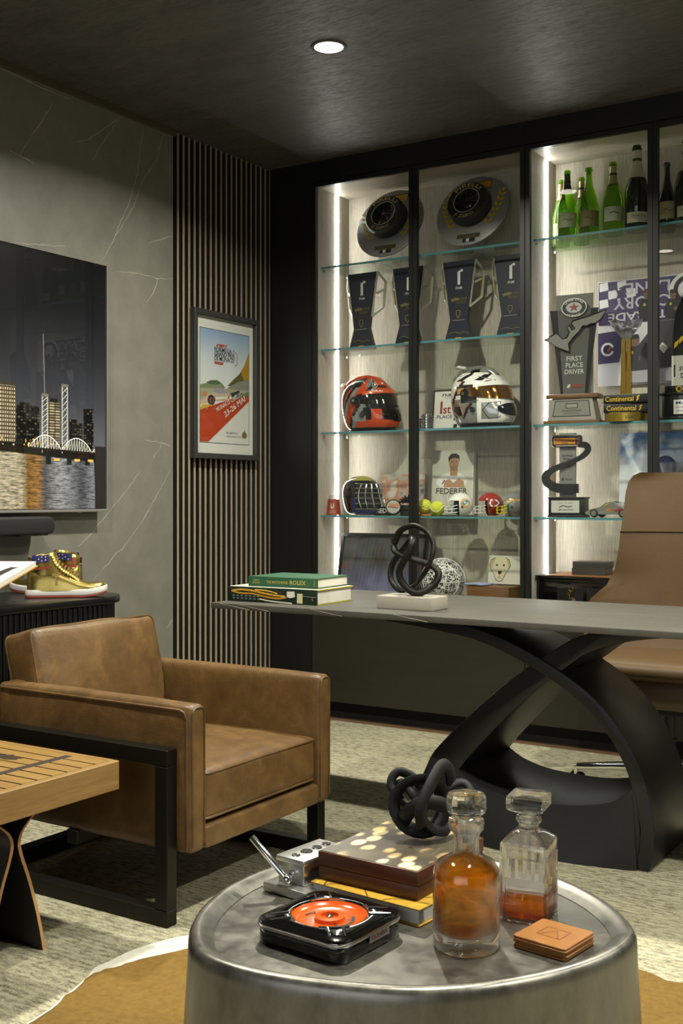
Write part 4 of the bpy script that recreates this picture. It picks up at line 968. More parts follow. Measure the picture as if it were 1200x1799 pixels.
prof = [(.0005, .158), (.011, .158), (.0145, .172), (.0135, .188), (.012, .193), (.020, .197), (.0285, .203), (.030, .207), (.030, .226), (.0275, .231), (.018, .233), (.0005, .230)]
g = MB(GLASS_CRYSTAL); k = 16; g.lathe(prof, k); g.build('stopper', d1, smooth=8)
d2 = thing('square_decanter', 'square cut-glass decanter with a little dark spirit', 'decanter', (-.743, 1.722, ZT), 9); d2.scale = (1, 1, .88)
def sq(h, r, z, n=3): return [(x, y, z) for x, y in rrect(-h, -h, h, h, r, n)]
def cut(h, z, ph=0):  # flutes on the sides; alternating phase makes the diamond cutting
    o = []
    for s in range(4):
        for i in range(12):
            u = -1 + 2*i/12; d = h + (.0016 if (i + ph) % 2 else -.0014) if abs(u) < .9 else h
            p = Vector((u*h, -d)); a = R(90*s); o.append((p.x*math.cos(a) - p.y*math.sin(a), p.x*math.sin(a) + p.y*math.cos(a), z))
    return o
H2 = .0385
MB(GLASS_CRYSTAL).loft([cut(H2*.96, 0), cut(H2, .004), cut(H2, .016, 1), cut(H2, .028), cut(H2, .040, 1), cut(H2, .052), cut(H2, .064, 1), cut(H2, .080), cut(H2*1.0, .115)], cap=False).loft([sq(H2, .004, .115), sq(H2, .004, .138), sq(H2*.97, .004, .142), sq(.024, .008, .156), sq(.0175, .0174, .160), sq(.0165, .0164, .172), sq(.020, .0199, .174), sq(.0215, .0214, .179), sq(.020, .0199, .184), sq(.0165, .0164, .186)], cap=False).add([p for p in cut(H2*.96, 0)], [tuple(range(48))]).build('glass_body', d2, smooth=25)
MB(GLASS_CRYSTAL).loft([sq(.0345, .003, .008), sq(.0345, .003, .136), sq(.021, .006, .152), sq(.0135, .0134, .162), sq(.0130, .0129, .186)], cap=False).add(sq(.0345, .003, .008), [tuple(range(len(sq(.0345, .003, 0))))]).build('inner_wall', d2, smooth=25)
MB(AMBER_DARK).loft([sq(.0340, .003, .0085), sq(.0340, .003, .042)]).build('spirit', d2, smooth=25)
MB(GLASS_CRYSTAL).loft([sq(.011, .0109, .165), sq(.0125, .0124, .188), sq(.016, .006, .192), sq(.0285, .003, .199), sq(.0305, .003, .203), sq(.0305, .003, .222), sq(.0285, .003, .226), sq(.012, .003, .2245)]).build('stopper', d2, smooth=12)

ORANGE = mat('#8c5c2a', .4, name='tan_coaster_leather', var=.08, bump=.15, bscale=300)
g0 = None
for k in range(5):
    c = MB(ORANGE).slab(rrect(-.045, -.045, .045, .045, .006, 4), 0, .0036).build('coaster', None, bevel=.0008, seg=1)
    dx, dy, a = [(0, 0, -8), (.0015, .001, -7), (-.001, .001, -9), (.001, -.001, -8), (0, 0, -8)][k]
    c.location = (-.662 + dx, 1.628 + dy, ZT + .0037*k); c.rotation_euler.z = R(a)
    w = ('lowest', 'second lowest', 'middle', 'second highest', 'topmost')[k]
    tag(c, f'square tan leather coaster, {w} of the stack of five on the drum table', 'coaster', 'stack of tan coasters')
    if k == 4: art(c, 'embossed_mark', [('l', [(-.02, -.016), (-.02, .018), (.02, .018), (.02, -.016), (-.02, -.016)], .0012, '#74481c'), ('l', [(-.016, -.016), (0, .012), (.016, -.016)], .0014, '#74481c')], T(0, 0, .0036, rx=-90))

# ------------------------------------------------------------------ things in the left cabinet
S4, S3, S2, S1 = .9922, 1.4052, 1.8202, 2.2322; SB = .5732
GREYP = mat('#8b8a86', .4, .1, name='grey_disc_paint')
def tyre_plate(label, x, y):
    t = thing('tyre_trophy', label, 'trophy', (x, y, S1), 0, 'tyre trophy plates on the top shelf')
    M = T(0, .0, .205, rx=-20); r = .187
    MB(GREYP).lathe([(.0005, .012), (r - .006, .012), (r, .008), (r, .002), (r - .008, 0), (.0005, 0)], 56, M=M @ T(0, .006, 0, rx=90)).build('disc', t)
    Mf = M @ T(0, -.006, .012)
    MB(mat('#141413', .55, name='tyre_rubber', bump=.2, bscale=90)).lathe([(.064, .062), (.068, .068), (.096, .069), (.102, .063), (.105, .05), (.105, .012), (.100, .0), (.05, 0)], 48, M=Mf @ T(0, 0, 0, rx=90)).build('tyre', t, smooth=40)
    hb = MB(BLACK_GLOSS).lathe([(.064, .063), (.060, .054), (.03, .050), (.022, .056), (.010, .061), (.0005, .062)], 40, M=Mf @ T(0, 0, 0, rx=90)).build('wheel_hub', t)
    sp = MB(mat('#2a2a2a', .3, .6, name='spoke_metal'))
    for k in range(10):
        a = R(36*k); sp.tube([(.014*math.cos(a), -.061, .014*math.sin(a)), (.060*math.cos(a), -.055, .060*math.sin(a))], .0022, 5, M=Mf)
    sp.build('spokes', hb)
    art(t, 'ring_line', [('l', [(.064*math.cos(R(6*i)), .064*math.sin(R(6*i))) for i in range(61)], .003, '#c9c7bf'), ('t', 'PIRELLI', 0, 0, .026, '#c9b56a', {'arc': .074, 'bold': .012, 'w': .13}), ('t', 'P ZERO', 0, 0, .024, '#c9b56a', {'arc': -.092, 'ang': 270, 'bold': .012, 'w': .11})], Mf @ T(0, -.0692, 0))
    sh = [('p', rect(-.012, .110, .082, .156), '#1c1a12'), ('p', rect(-.008, .114, .078, .152), '#c79a1c'), ('t', 'PIRELLI', .035, .122, .030, '#a83a16', {'bold': .012, 'w': .076}),
          ('p', rect(-.055, -.150, .065, -.128), '#4a4726'), ('t', 'WINNER', .005, -.146, .014, '#6d6630', {'w': .08}), ('p', rect(-.022, -.172, .042, -.152), '#161616'), ('p', rect(-.004, -.170, .012, -.154), '#d6d4cc')]
    for s in (-1, 1):
        stem = [(s*(.085 + .055*math.sin(R(12 + 16*i))), -.085 + .028*i) for i in range(7)]
        sh.append(('l', stem, .002, '#c0a31c'))
        for i in range(7):
            bx_, bz = stem[i]
            for q in (-1, 1):
                if i == 6 and q*s < 0: continue
                a = R(90 - s*q*38 - s*8*i*.6); d = Vector((math.cos(a), math.sin(a))); n = Vector((-d.y, d.x)); p0 = Vector((bx_, bz)) + d*.003
                sh.append(('p', [tuple(p0), tuple(p0 + d*.014 + n*.008), tuple(p0 + d*.033), tuple(p0 + d*.014 - n*.008)], '#cdae1c'))
    art(t, 'plate_print', sh, M @ T(0, -.006, 0), off=.0008)
    g = MB(STEEL)
    for xx in (-.03, .03):
        g.tube([(xx, -.045, .045), (xx, -.055, .022), (xx, -.02, .0025), (xx, .06, .0025), (xx*.6, .075, .12), (xx*.3, .085, .2)], .0018, 6)
    g.tube([(-.03, -.055, .022), (.03, -.055, .022)], .0018, 6).tube([(-.03, .06, .0025), (.03, .06, .0025)], .0018, 6)
    g.build('wire_stand', t)
    return t
tyre_plate('grey disc trophy with black tyre, left of the pair on the top shelf', -2.845, 4.88)
tyre_plate('grey disc trophy with black tyre, right of the pair on the top shelf', -2.392, 4.88)

NAVY = mat('#1f2130', .45, name='navy_board'); WINGE = mat('#c5c2b4', .35, .5, name='wing_silver'); WINGY = mat('#a89f3a', .4, .3, name='wing_yellow')
def navy_trophy():
    t = thing('navy_trophy', 'navy hourglass racing trophy with silver side wings', 'trophy', (0, 0, 0), 0, 'navy trophies on the second shelf')
    out = [(-.075, .003), (.075, .003), (.045, .105), (.083, .385), (-.083, .385), (-.045, .105)]
    MB(NAVY).prism(out, -.012, .012).build('navy_body', t, bevel=.0012, seg=1)
    MB(GLASS_CLEAR).box(-.08, .08, -.03, .03, .0, .003).build('acrylic_foot', t, smooth=0)
    for s in (-1, 1):
        mid = [(.002, .385), (.052, .335), (.056, .215), (.0, .165)]
        inn1 = [(.012, .362), (.040, .328), (.042, .296), (.010, .280)]; inn2 = [(.010, .270), (.042, .284), (.044, .222), (.010, .190)]
        # attach line runs along the slanted body edge
        def at(p): u, z = p; xe = .045 + (.083 - .045)*((z - .105)/.28); d = u*.7071; return (s*(xe + d), d, z)
        def bars(ol, w, m, off):
            g = MB(m); P = [Vector(at(p)) for p in ol]; c = sum(P, Vector())/len(P)
            for i in range(len(P)):
                g.tube([P[i], P[(i+1) % len(P)]], w, 4)
            return g
        wing = MB(WINGE); 
        for a, b in ((mid[0], mid[1]), (mid[1], mid[2]), (mid[2], mid[3]), (inn1[3], inn1[2]), (mid[3], mid[0])):
            wing.tube([at(a), at(b)], .0062, 6)
        w_ = wing.build('wing_frame', t, smooth=40)
        MB(WINGY).tube([at((p[0] - .004 if p[0] > .01 else p[0] + .006, p[1])) for p in (mid[0], mid[1], mid[2], mid[3])], .0035, 5).build('wing_accent', w_)
    art(t, 'front_print', [('p', rect(-.004, .272, .010, .335), '#d9d7d2'), ('p', circ(.018, .338, .0065), '#d9d7d2'), ('l', [(.0, .318), (.006, .334), (.014, .338)], .007, '#d9d7d2'), ('t', 'FNM', .002, .250, .018, '#c9c7c2', {'w': .032, 'shear': .25, 'bold': .01}),
         ('t', 'SUPER', .020, .198, .018, '#6d662c', {'w': .05, 'shear': .25}), ('t', 'TROFEO', .012, .180, .017, '#6d662c', {'w': .052, 'shear': .25}), ('p', [(-.04, .205), (-.01, .212), (.01, .204), (.0, .198), (-.02, .196), (-.035, .192)], '#6d662c'),
         ('p', [(-.010, .150), (.010, .150), (.012, .130), (.0, .112), (-.012, .130)], '#8c8345'), ('p', [(-.008, .148), (.008, .148), (.009, .131), (.0, .116), (-.009, .131)], '#15151a'), ('l', [(-.033, .103), (.033, .103)], .0028, '#8d8b88'),
         ('l', spline([(-.05, .040), (-.02, .048), (.01, .040), (.03, .046), (.055, .038)], 3), .005, '#55502a'), ('p', rect(-.016, .010, .016, .021), '#c79a1c'), ('t', 'PIRELLI', 0, .012, .009, '#a83a16', {'w': .026, 'bold': .01})], T(0, -.012, 0))
    return t
nt = navy_trophy()
for k, (x, lab) in enumerate(((-3.0, 'navy hourglass trophy with silver wings, nearest the light strip'), (-2.735, 'navy hourglass trophy half hidden behind the centre door frame'), (-2.458, 'navy hourglass trophy just right of the centre door frame'), (-2.19, 'navy hourglass trophy at the right end of its shelf'))):
    o = nt if k == 0 else copy_tree(nt)
    o.location = (x, 4.875, S2); o['label'] = lab

# helmets -----------------------------------------------------------------
HSL = [(.004, .118, .080, .084), (.012, .142, .098, .095), (.03, .155, .112, .103), (.05, .160, .120, .109), (.075, .158, .127, .114), (.10, .147, .131, .118), (.125, .137, .134, .121), (.15, .131, .134, .122), (.175, .123, .131, .120), (.20, .108, .122, .113), (.22, .090, .108, .102), (.237, .068, .088, .084), (.25, .045, .060, .060), (.257, .025, .033, .033), (.259, .006, .008, .008)]
def hpoint(th, z, off=0):
    """th degrees from the front (+x), z height"""
    for (z0, f0, b0, w0), (z1, f1, b1, w1) in zip(HSL[:-1], HSL[1:]):
        if z <= z1 or z1 == HSL[-1][0]:
            u = max(0, min(1, (z - z0)/(z1 - z0))); f = f0 + (f1-f0)*u; b = b0 + (b1-b0)*u; w = w0 + (w1-w0)*u; break
    c, s = math.cos(R(th)), math.sin(R(th)); ex = f if c > 0 else b
    pw = 2.0 if c < 0 else 1.75
    rr = (abs(c/ex)**pw + abs(s/w)**pw) ** (-1/pw) + off
    return (rr*c, rr*s, z + off*.3)
def helmet_shell(t, colf, name='shell', nth=120, nz=60, zmax=.259):
    g = MB(); zs = [.004 + (zmax - .004)*(1 - (1 - i/nz)**1.7) for i in range(nz + 1)]
    vs = [hpoint(360*k/nth, z) for z in zs for k in range(nth)]
    groups = {}
    for j in range(nz):
        for k in range(nth):
            th = 360*(k + .5)/nth; th = th if th <= 180 else th - 360; z = (zs[j] + zs[j+1])/2
            m = colf(th, z); groups.setdefault(m, []).append((j*nth + k, j*nth + (k+1) % nth, (j+1)*nth + (k+1) % nth, (j+1)*nth + k))
    b = len(g.v); g.v += vs
    for m, fs in groups.items():
        i = g.idx(m)
        for f in fs: g.f.append([b + q for q in f]); g.mi.append(i)
    g.f.append([b + nz*nth + k for k in range(nth)]); g.mi.append(0)
    return g.build(name, t, smooth=70)
def patch(th0, th1, z0, z1, off, m, nt_=24, nz=8, zf=None):
    g = MB(m); vs = []
    for j in range(nz + 1):
        for k in range(nt_ + 1):
            th = th0 + (th1-th0)*k/nt_; a = z0 if not zf else zf(th)[0]; b = z1 if not zf else zf(th)[1]
            vs.append(hpoint(th, a + (b-a)*j/nz, off))
    g.add(vs, [(j*(nt_+1)+k, j*(nt_+1)+k+1, (j+1)*(nt_+1)+k+1, (j+1)*(nt_+1)+k) for j in range(nz) for k in range(nt_)]); return g
def hline(pts, off, r, m): return MB(m).tube([hpoint(a, z, off) for a, z in pts], r, 6)
def gm(c, r=.12, metal=0): return mat(c, r, metal, coat=.5, name='helmet_' + c.strip('#'))
H_OR, H_BK, H_SV, H_WH = gm('#b8401a'), gm('#161616'), gm('#a9aaa6', .2, .6), gm('#dedcd4')
def col1(th, z):
    a = abs(th); d = a + (z - .10)*330
    if z < .02: return H_BK
    if a < 62 and z < .122: return H_OR if (z < .055 or (30 < a < 50 and z < .10)) else H_BK
    if z > .205: return H_OR if (a < 38 and z > .215) or a > 165 else (H_BK if (a + z*300) % 70 < 46 else (H_SV if (a + z*300) % 70 < 58 else H_OR))
    if .188 < z and a < 40: return H_OR
    if 70 <= d < 82: return H_SV
    if 92 <= d < 112: return H_OR
    if 112 <= d < 124: return H_SV
    if 132 <= d < 138: return H_OR
    if a > 150 and z < .12: return H_SV
    if 60 < a < 100 and z < .07: return H_SV if z > .045 else H_OR
    return H_BK
def racing_helmet(name, label, loc, rz, colf, visor_m, sc_=1.0, strip_m=None, top_m=None):
    t = thing(name, label, 'helmet', loc, rz, 'racing helmets on the third shelf'); t.scale = (sc_*1.08, sc_, sc_)
    helmet_shell(t, colf)
    v = patch(-84, 84, .118, .190, .004, visor_m, 32, 8, lambda th: (.118 + .012*(abs(th)/84)**2, .190 - .022*(abs(th)/84)**2)).build('visor', t, smooth=70)
    if strip_m: patch(-70, 70, .176, .196, .0058, strip_m, 28, 4, lambda th: (.177 - .012*(abs(th)/70)**2, .197 - .018*(abs(th)/70)**2)).build('visor_strip', v, smooth=70)
    for s in (-1, 1):
        c = Vector(hpoint(88*s, .142, .002)); n = Vector((0, s, 0))
        MB(BLACK_GLOSS).cyl(c, c + n*.009, .021, .017, 20).build('visor_pivot', t, bevel=.002)
        MB(CHROME).cyl(c + n*.009, c + n*.011, .006, n=12).build('pivot_screw', t)
        c2 = Vector(hpoint(72*s, .075, .0)); MB(BLACK_GLOSS).cyl(c2, c2 + Vector((.3*1, s, 0)).normalized()*.008, .013, .010, 16).build('hans_post', t)
        hline([(60*s, .112), (80*s, .105), (110*s, .10), (140*s, .085), (165*s, .06)], .001, .0016, H_SV).build('trim_line', t)
        hline([(30*s, .20), (60*s, .215), (110*s, .222), (150*s, .20)], .001, .0016, H_SV).build('trim_line', t)
    patch(-26, 26, .045, .098, .004, BLACK_GLOSS, 16, 6, lambda th: (.045 + .02*(abs(th)/26)**2, .100 - .016*(abs(th)/26)**2)).build('chin_vent', t, smooth=70)
    g = MB(top_m or H_OR); rings = []
    for x, w, z0, z1 in ((-.135, .030, .212, .230), (-.10, .036, .236, .254), (-.05, .036, .252, .270), (.0, .032, .256, .272), (.05, .026, .244, .258), (.085, .014, .222, .228)):
        rings.append([(x, -w, z0), (x, w, z0), (x, w*.7, z1), (x, -w*.7, z1)])
    g.loft(rings).build('top_spoiler', t, bevel=.003)
    MB(BLACK_MATT).lathe([(.076, .003), (.080, .0), (.095, .0), (.099, .004)], 40, M=T(.015, 0, 0) @ Matrix.Diagonal((1.18, 1, 1, 1))).build('base_trim', t)
    return t
SMOKE_V = mat('#1b1b1a', .05, coat=1, name='smoked_visor'); GOLD_V = mat('#a8741c', .08, .9, coat=.5, name='gold_visor')
h1 = racing_helmet('racing_helmet', 'orange, black and silver racing helmet with a dark visor', (-2.955, 4.875, S3), -8, col1, SMOKE_V, 1.05, gm('#c4532a'))
art(h1, 'visor_lettering', [('t', 'ARAI', 0, .178, .013, '#e0dcd2', {'w': .05, 'bold': .01})], wrap=lambda x, y, z: hpoint(-38 + x*500, z + .003, .0062))
art(h1, 'crown_mark', [('l', circ(0, .218, .011, n=20) + [(.011, .218)], .0016, '#d8d4c8'), ('p', circ(0, .218, .005), '#d8d4c8')], wrap=lambda x, y, z: hpoint(-40 + x*700, z, .0016))
MB(H_WH).tube([(-.10, -.02, .232), (-.142, -.02, .236), (-.155, -.012, .228)], .006, 8).build('rear_winglet', h1)
def col2(th, z):
    a = abs(th)
    if z < .018: return H_BK
    if z > .235: return H_SV if (int(a/30) % 2) else H_BK
    if a < 62 and z < .120: return H_SV if .03 < z < .10 and 24 < a < 55 else H_WH
    if 86 < a < 112 and .135 < z < .175: return H_BK if (a < 90 or a > 108 or z < .142 or z > .168) else gm('#b5803a')
    if 62 <= a < 100 and .105 < z < .18: return H_BK
    if a > 150 and .10 < z < .2: return H_BK
    if 100 < a < 150 and z < .09: return H_BK if (z > .045 and a < 128) else H_SV
    if .196 < z < .226 and 20 < a < 120: return H_BK if (a + z*900) % 46 < 20 else H_WH
    if (a*1.1 + z*420) % 60 < 9: return H_BK
    if (a*1.1 + z*420) % 60 < 12: return gm('#a5532e')
    if z > .12: return H_WH
    return H_SV
h2 = racing_helmet('racing_helmet', 'white and silver racing helmet with a gold visor', (-2.335, 4.865, S3), -14, col2, GOLD_V, 1.08, gm('#e2e0d8'), gm('#8f8f8b', .2, .5))
MB(gm('#cfcdc6')).tube([(-.06, -.03, .262), (-.10, -.03, .272), (-.115, -.02, .27)], .008, 8).build('rear_winglet', h2)
for s in (-1, 1):
    hline([(104*s, .105), (120*s, .10), (130*s, .07), (112*s, .045), (96*s, .05), (104*s, .105)], .0012, .0018, gm('#b5803a')).build('gold_outline', h2)
    hline([(20*s, .105), (40*s, .10), (52*s, .07), (40*s, .035), (22*s, .04), (20*s, .105)], .0012, .0016, H_BK).build('black_outline', h2)

pl = thing('race_plaque', 'white first place plaque leaning behind the silver cylinders', 'plaque', (-2.56, 4.975, S3), 0)
Mp = T(0, 0, .0015, rx=-7)
MB(mat('#3a2c22', .4, name='dark_frame')).box(-.10, .10, -.008, .008, 0, .205, M=Mp).build('backing', pl, bevel=.002)
art(pl, 'plaque_print', [('p', rect(-.09, .012, .09, .195), '#d9d6cc'), ('t', 'nasa', .0, .170, .026, '#2a2a2c', {'al': 'c', 'w': .10, 'shear': .3, 'bold': .015}), ('t', 'TIME ATTACK', .0, .158, .008, '#2a2a2c', {'w': .07}), ('t', '1', -.05, .085, .085, '#8c2d1c', {'bold': .025}), ('t', 'st', -.018, .085, .060, '#8c2d1c', {'bold': .02}), ('t', 'PLACE', -.030, .060, .024, '#232325', {'w': .085, 'bold': .012}), ('l', [(.02, .14), (.07, .14)], .004, '#77736c'), ('l', [(.02, .13), (.06, .13)], .003, '#77736c')] + [('p', [(.02 + .02*i, .012 + .018*j), (.04 + .02*i, .012 + .018*j), (.043 + .02*i, .03 + .018*j), (.023 + .02*i, .03 + .018*j)], '#161616') for i in range(3) for j in range(3) if (i + j) % 2 == 0], Mp @ T(0, -.008, 0))
for k, (x, y, h) in enumerate(((-2.605, 4.82, .075), (-2.655, 4.86, .055))):
    g = thing('ribbed_cylinder', ('taller' if k == 0 else 'shorter') + ' ribbed silver cylinder beside the white helmet', 'ornament', (x, y, S3), 0, 'ribbed silver cylinders')
    MB(STEEL).lathe([(.0005, 0), (.022, 0), (.022, h), (.019, h + .002), (.0005, h)], 28).build('core', g)
    for j in range(5): MB(CHROME).lathe([(.022, .010 + j*h*.17), (.030, .011 + j*h*.17), (.030, .015 + j*h*.17), (.022, .016 + j*h*.17)], 28).build('fin', g)

# goalie mask and its neighbours --------------------------------------------
gk = thing('goalie_mask', 'dark painted goalie mask with silver wire cage', 'helmet', (-3.015, 4.895, S4 + .0004), -14); gk.scale = (.80, .76, .76)
def col3(th, z):
    a = abs(th)
    if a < 66 and z > .03 and z < .20: return BLACK_MATT
    if z > .225 and a < 90: return gm('#8c8a3a')
    if a < 70 and z <= .03: return gm('#2b3566')
    if 66 <= a < 84 and z < .11: return gm('#28306b') if z > .02 else gm('#8a7a3a')
    if 84 < a < 130 and .06 < z < .16: return gm('#3a2f26') if ((a*.5 + z*300) % 14) < 7 else gm('#23211d')
    if z > .15 and a > 90: return gm('#55565a', .2, .5) if (a*.3 + z*200) % 16 < 5 else gm('#1c1c1c')
    return gm('#1f1d1b')
helmet_shell(gk, col3)
cage = MB(mat('#c4c4c0', .2, .9, name='cage_wire'))
for th in (-56, -38, -20, 0, 20, 38, 56): cage.tube([hpoint(th*(1 - .25*((z-.12)/.1)**2), z, .014) for z in [.035 + .165*i/10 for i in range(11)]], .0034, 6)
for z in (.035, .07, .105, .14, .17, .20): cage.tube([hpoint(a, z, .015) for a in range(-66, 67, 6)], .0034, 6)
cage.build('wire_cage', gk)
patch(-72, 72, .0, .032, .006, gm('#26307a'), 24, 4).build('chin_guard', gk, smooth=70)
MB(GLASS_CLEAR).box(-.10, .10, -.09, .09, -.0, .0012).build('cloth_pad', gk, smooth=0)
rc = thing('red_tumbler', 'small red leather tumbler at the left end of the helmet shelf', 'cup', (-3.115, 4.785, S4)); REDL = mat('#8f3a22', .5, name='red_leather', var=.06)
MB(REDL).lathe([(.0005, 0), (.038, 0), (.037, .004), (.029, .078), (.027, .08), (.026, .076), (.034, .006), (.0005, .005)], 32).build('body', rc)
MB(GLASS_CLEAR).lathe([(.0285, .079), (.028, .100), (.027, .100), (.0275, .079)], 28).build('glass_rim', rc)
art(rc, 'crest', [('p', [(-.009, .058), (.009, .058), (.010, .042), (0, .030), (-.010, .042)], '#c8b8a4'), ('p', circ(0, .047, .005), '#8f3a22'), ('t', 'FLORIDA', 0, .020, .007, '#c8b8a4', {'w': .03}), ('t', 'PANTHERS', 0, .012, .007, '#c8b8a4', {'w': .032})], wrap=lambda x, y, z: ((.0385 - z*.115)*math.sin(x/.035 + .35), -(.0385 - z*.115)*math.cos(x/.035 + .35), z))
def m_blur(name, cols, scale, seed=0):
    t = NT(name); v = t.coord(); f = t.noise(v, scale, 1.5, .4, .3); 
    t.bsdf(t.ramp(f, [(.25 + .5*i/(len(cols)-1), c) for i, c in enumerate(cols)]), .5); return t.m
fp = thing('photo_print', 'blurred orange and grey photo print behind the goalie mask', 'photo', (-2.83, 4.975, S4)); Mp = T(0, 0, .001, rx=-6)
MB(mat('#a39c8f', .5, name='print_edge')).box(-.125, .125, -.003, .003, 0, .205, M=Mp).build('panel', fp, smooth=0)
MB(m_blur('blurred_crowd', ['#4a4640', '#a8a49a', '#b0795a', '#c8c4ba', '#7a4a34'], 14)).box(-.123, .123, -.0042, -.0032, .002, .203, M=Mp).build('picture', fp, smooth=0)
rs = thing('name_block', 'small dark block lettered RED between the mask and the pucks', 'sign', (-2.877, 4.865, S4)); MB(BLACK).box(-.045, .045, -.012, .012, 0, .042).build('block', rs, bevel=.001)
art(rs, 'face', [('t', 'RED', 0, .012, .030, '#d9d5cb', {'w': .062, 'bold': .015})], T(0, -.012, 0))
RUB = mat('#161616', .6, name='puck_rubber')
def puck(label, loc, tilt, rz=0, face=None):
    t = thing('hockey_puck', label, 'puck', loc, rz, 'hockey pucks'); M = T(0, 0, .0381*abs(math.sin(R(tilt))) + .0127*abs(math.cos(R(tilt))), rx=tilt)
    MB(RUB).lathe([(.0005, -.0127), (.036, -.0127), (.0381, -.0105), (.0381, .0105), (.036, .0127), (.0005, .0127)], 36, M=M).build('disc', t, smooth=35)
    if face: art(t, 'face_print', face, M @ T(0, 0, .0127, rx=-90))
    return t
puck('hockey puck standing on edge with a pale printed face', (-2.795, 4.83, S4), 80, 25, [('p', circ(0, 0, .032), '#a8a49a'), ('p', [(-.03, -.005), (.03, .0), (.026, .014), (-.02, .018)], '#b07a4a'), ('l', [(-.025, .0), (.025, -.006)], .004, '#3a3a3a')])
puck('hockey puck lying flat, lower of the two beneath the pompom', (-2.735, 4.865, S4), 0)
puck('hockey puck lying flat, upper of the two beneath the pompom', (-2.733, 4.863, S4 + .0256), 0)
pm = MB(BLACK_MATT); rn = random.Random(4)
for k in range(90):
    d = Vector((rn.gauss(0, 1), rn.gauss(0, 1), rn.gauss(0, 1))).normalized(); d.z = abs(d.z)*.9; c = Vector((0, 0, .012))
    pm.tube([c, c + d*.03, c + d*.048 + Vector((0, 0, -.006))], [.004, .003, .0015], 4)
pmo = pm.build('pompom'); pmo.location = (-2.735, 4.863, S4 + .0514); tag(pmo, 'shaggy black pompom sitting on the stacked pucks', 'pompom')

# tennis and football shelf ---------------------------------------------------
fb = thing('portrait_book', 'pale portrait book standing upright behind the tennis balls', 'book', (-2.53, 4.955, S4), 3); Mp = T(0, 0, .002, rx=-5)
MB(mat('#c9c6bb', .4, name='book_cover_pale')).box(-.115, .100, -.018, -.015, 0, .315, M=Mp).box(-.115, .100, .012, .015, 0, .315, M=Mp).build('cover_boards', fb, smooth=0)
MB(PAPER).box(-.110, .096, -.015, .012, .004, .311, M=Mp).build('page_block', fb, smooth=0)
MB(mat('#e4e2dc', .4, name='white_spine')).box(.100, .103, -.018, .015, 0, .315, M=Mp).build('spine', fb, bevel=.001, seg=1)
sk, hr = '#a37c5e', '#2e2620'
art(fb, 'cover_print', [('p', rect(-.113, .002, .098, .313), '#bdb9ac'), ('p', [(-.09, .150), (-.085, .175), (-.06, .195), (-.02, .21), (.02, .21), (.05, .195), (.075, .17), (.07, .150), (.03, .13), (-.05, .13)], '#d6d4cd'),
    ('p', [(-.018, .19), (.02, .19), (.022, .225), (-.02, .225)], sk), ('p', circ(0, .252, .026, .036), sk), ('p', [(-.028, .255), (-.03, .28), (-.015, .298), (.01, .300), (.028, .288), (.030, .258), (.022, .275), (0, .278), (-.02, .272)], hr), ('l', [(-.014, .258), (-.004, .259)], .003, hr), ('l', [(.006, .259), (.016, .258)], .003, hr), ('l', [(.001, .254), (.003, .243), (-.002, .242)], .0016, '#86634a'), ('l', [(-.008, .232), (.010, .232)], .002, '#7d4f3e'), ('p', [(-.022, .238), (.024, .238), (.014, .216), (-.012, .216)], '#8f6a50'),
    ('p', [(-.05, .135), (-.045, .165), (-.02, .175), (0, .155), (.03, .178), (.055, .165), (.06, .135)], sk), ('l', [(-.058, .15), (-.045, .17)], .006, '#3a3630'), ('p', [(-.055, .10), (.045, .10), (.038, .06), (.015, .035), (-.02, .035), (-.045, .06)], '#aeaaa0'), ('p', [(-.03, .03), (.03, .03), (.034, .005), (-.034, .005)], '#6b675e'),
    ('l', [(-.03, .095), (-.02, .05)], .003, '#d8d6ce'), ('l', [(.0, .098), (.0, .045)], .003, '#8a867c'), ('l', [(.025, .095), (.018, .05)], .003, '#d8d6ce'),
    ('t', 'FEDERER', -.006, .103, .040, '#3a332b', {'w': .165, 'bold': .006})], Mp @ T(0, -.018, 0))
TB = mat('#c3c637', .9, name='tennis_felt', var=.12, vscale=120, bump=.6, bscale=500)
tbz = S4 + .0095
wb = tag(MB(mat('#a8742a', .5, name='thin_wood_stand', var=.1)).box(-.05, .045, -.03, .03, 0, .009).build('wood_block', bevel=.001), 'thin honey wooden block under the left tennis ball', 'stand'); wb.location = (-2.607, 4.815, S4)
for k, (x, y, z, lab) in enumerate(((-2.615, 4.815, tbz, 'yellow tennis ball resting on the thin wooden block'), (-2.532, 4.79, S4 + .0002, 'yellow tennis ball on the glass beside the white football helmet'))):
    t = thing('tennis_ball', lab, 'ball', (x, y, z), -30*k, 'yellow tennis balls'); r = .0355
    MB(TB).ball((0, 0, r), r, n=28, k=18).build('felt', t, smooth=70)
    sm = [(r*1.005*math.cos(a)*math.cos(.45*math.sin(2*a) + 0), r*1.005*math.sin(a)*math.cos(.45*math.sin(2*a)), r + r*1.005*math.sin(.45*math.sin(2*a))) for a in [2*math.pi*i/40 for i in range(40)]]
    MB(mat('#e4e2c4', .8, name='ball_seam')).tube(sm, .0014, 5, True).build('seam', t)
    if k == 0: art(t, 'lettering_print', [('t', 'Wilson', 0, r - .004, .014, '#2c2c20', {'w': .034, 'bold': .008, 'shear': .2})], wrap=lambda x, y, z, r=r: (x, -math.sqrt(max(1e-6, (r*1.012)**2 - x*x - (z - r)**2)), z))

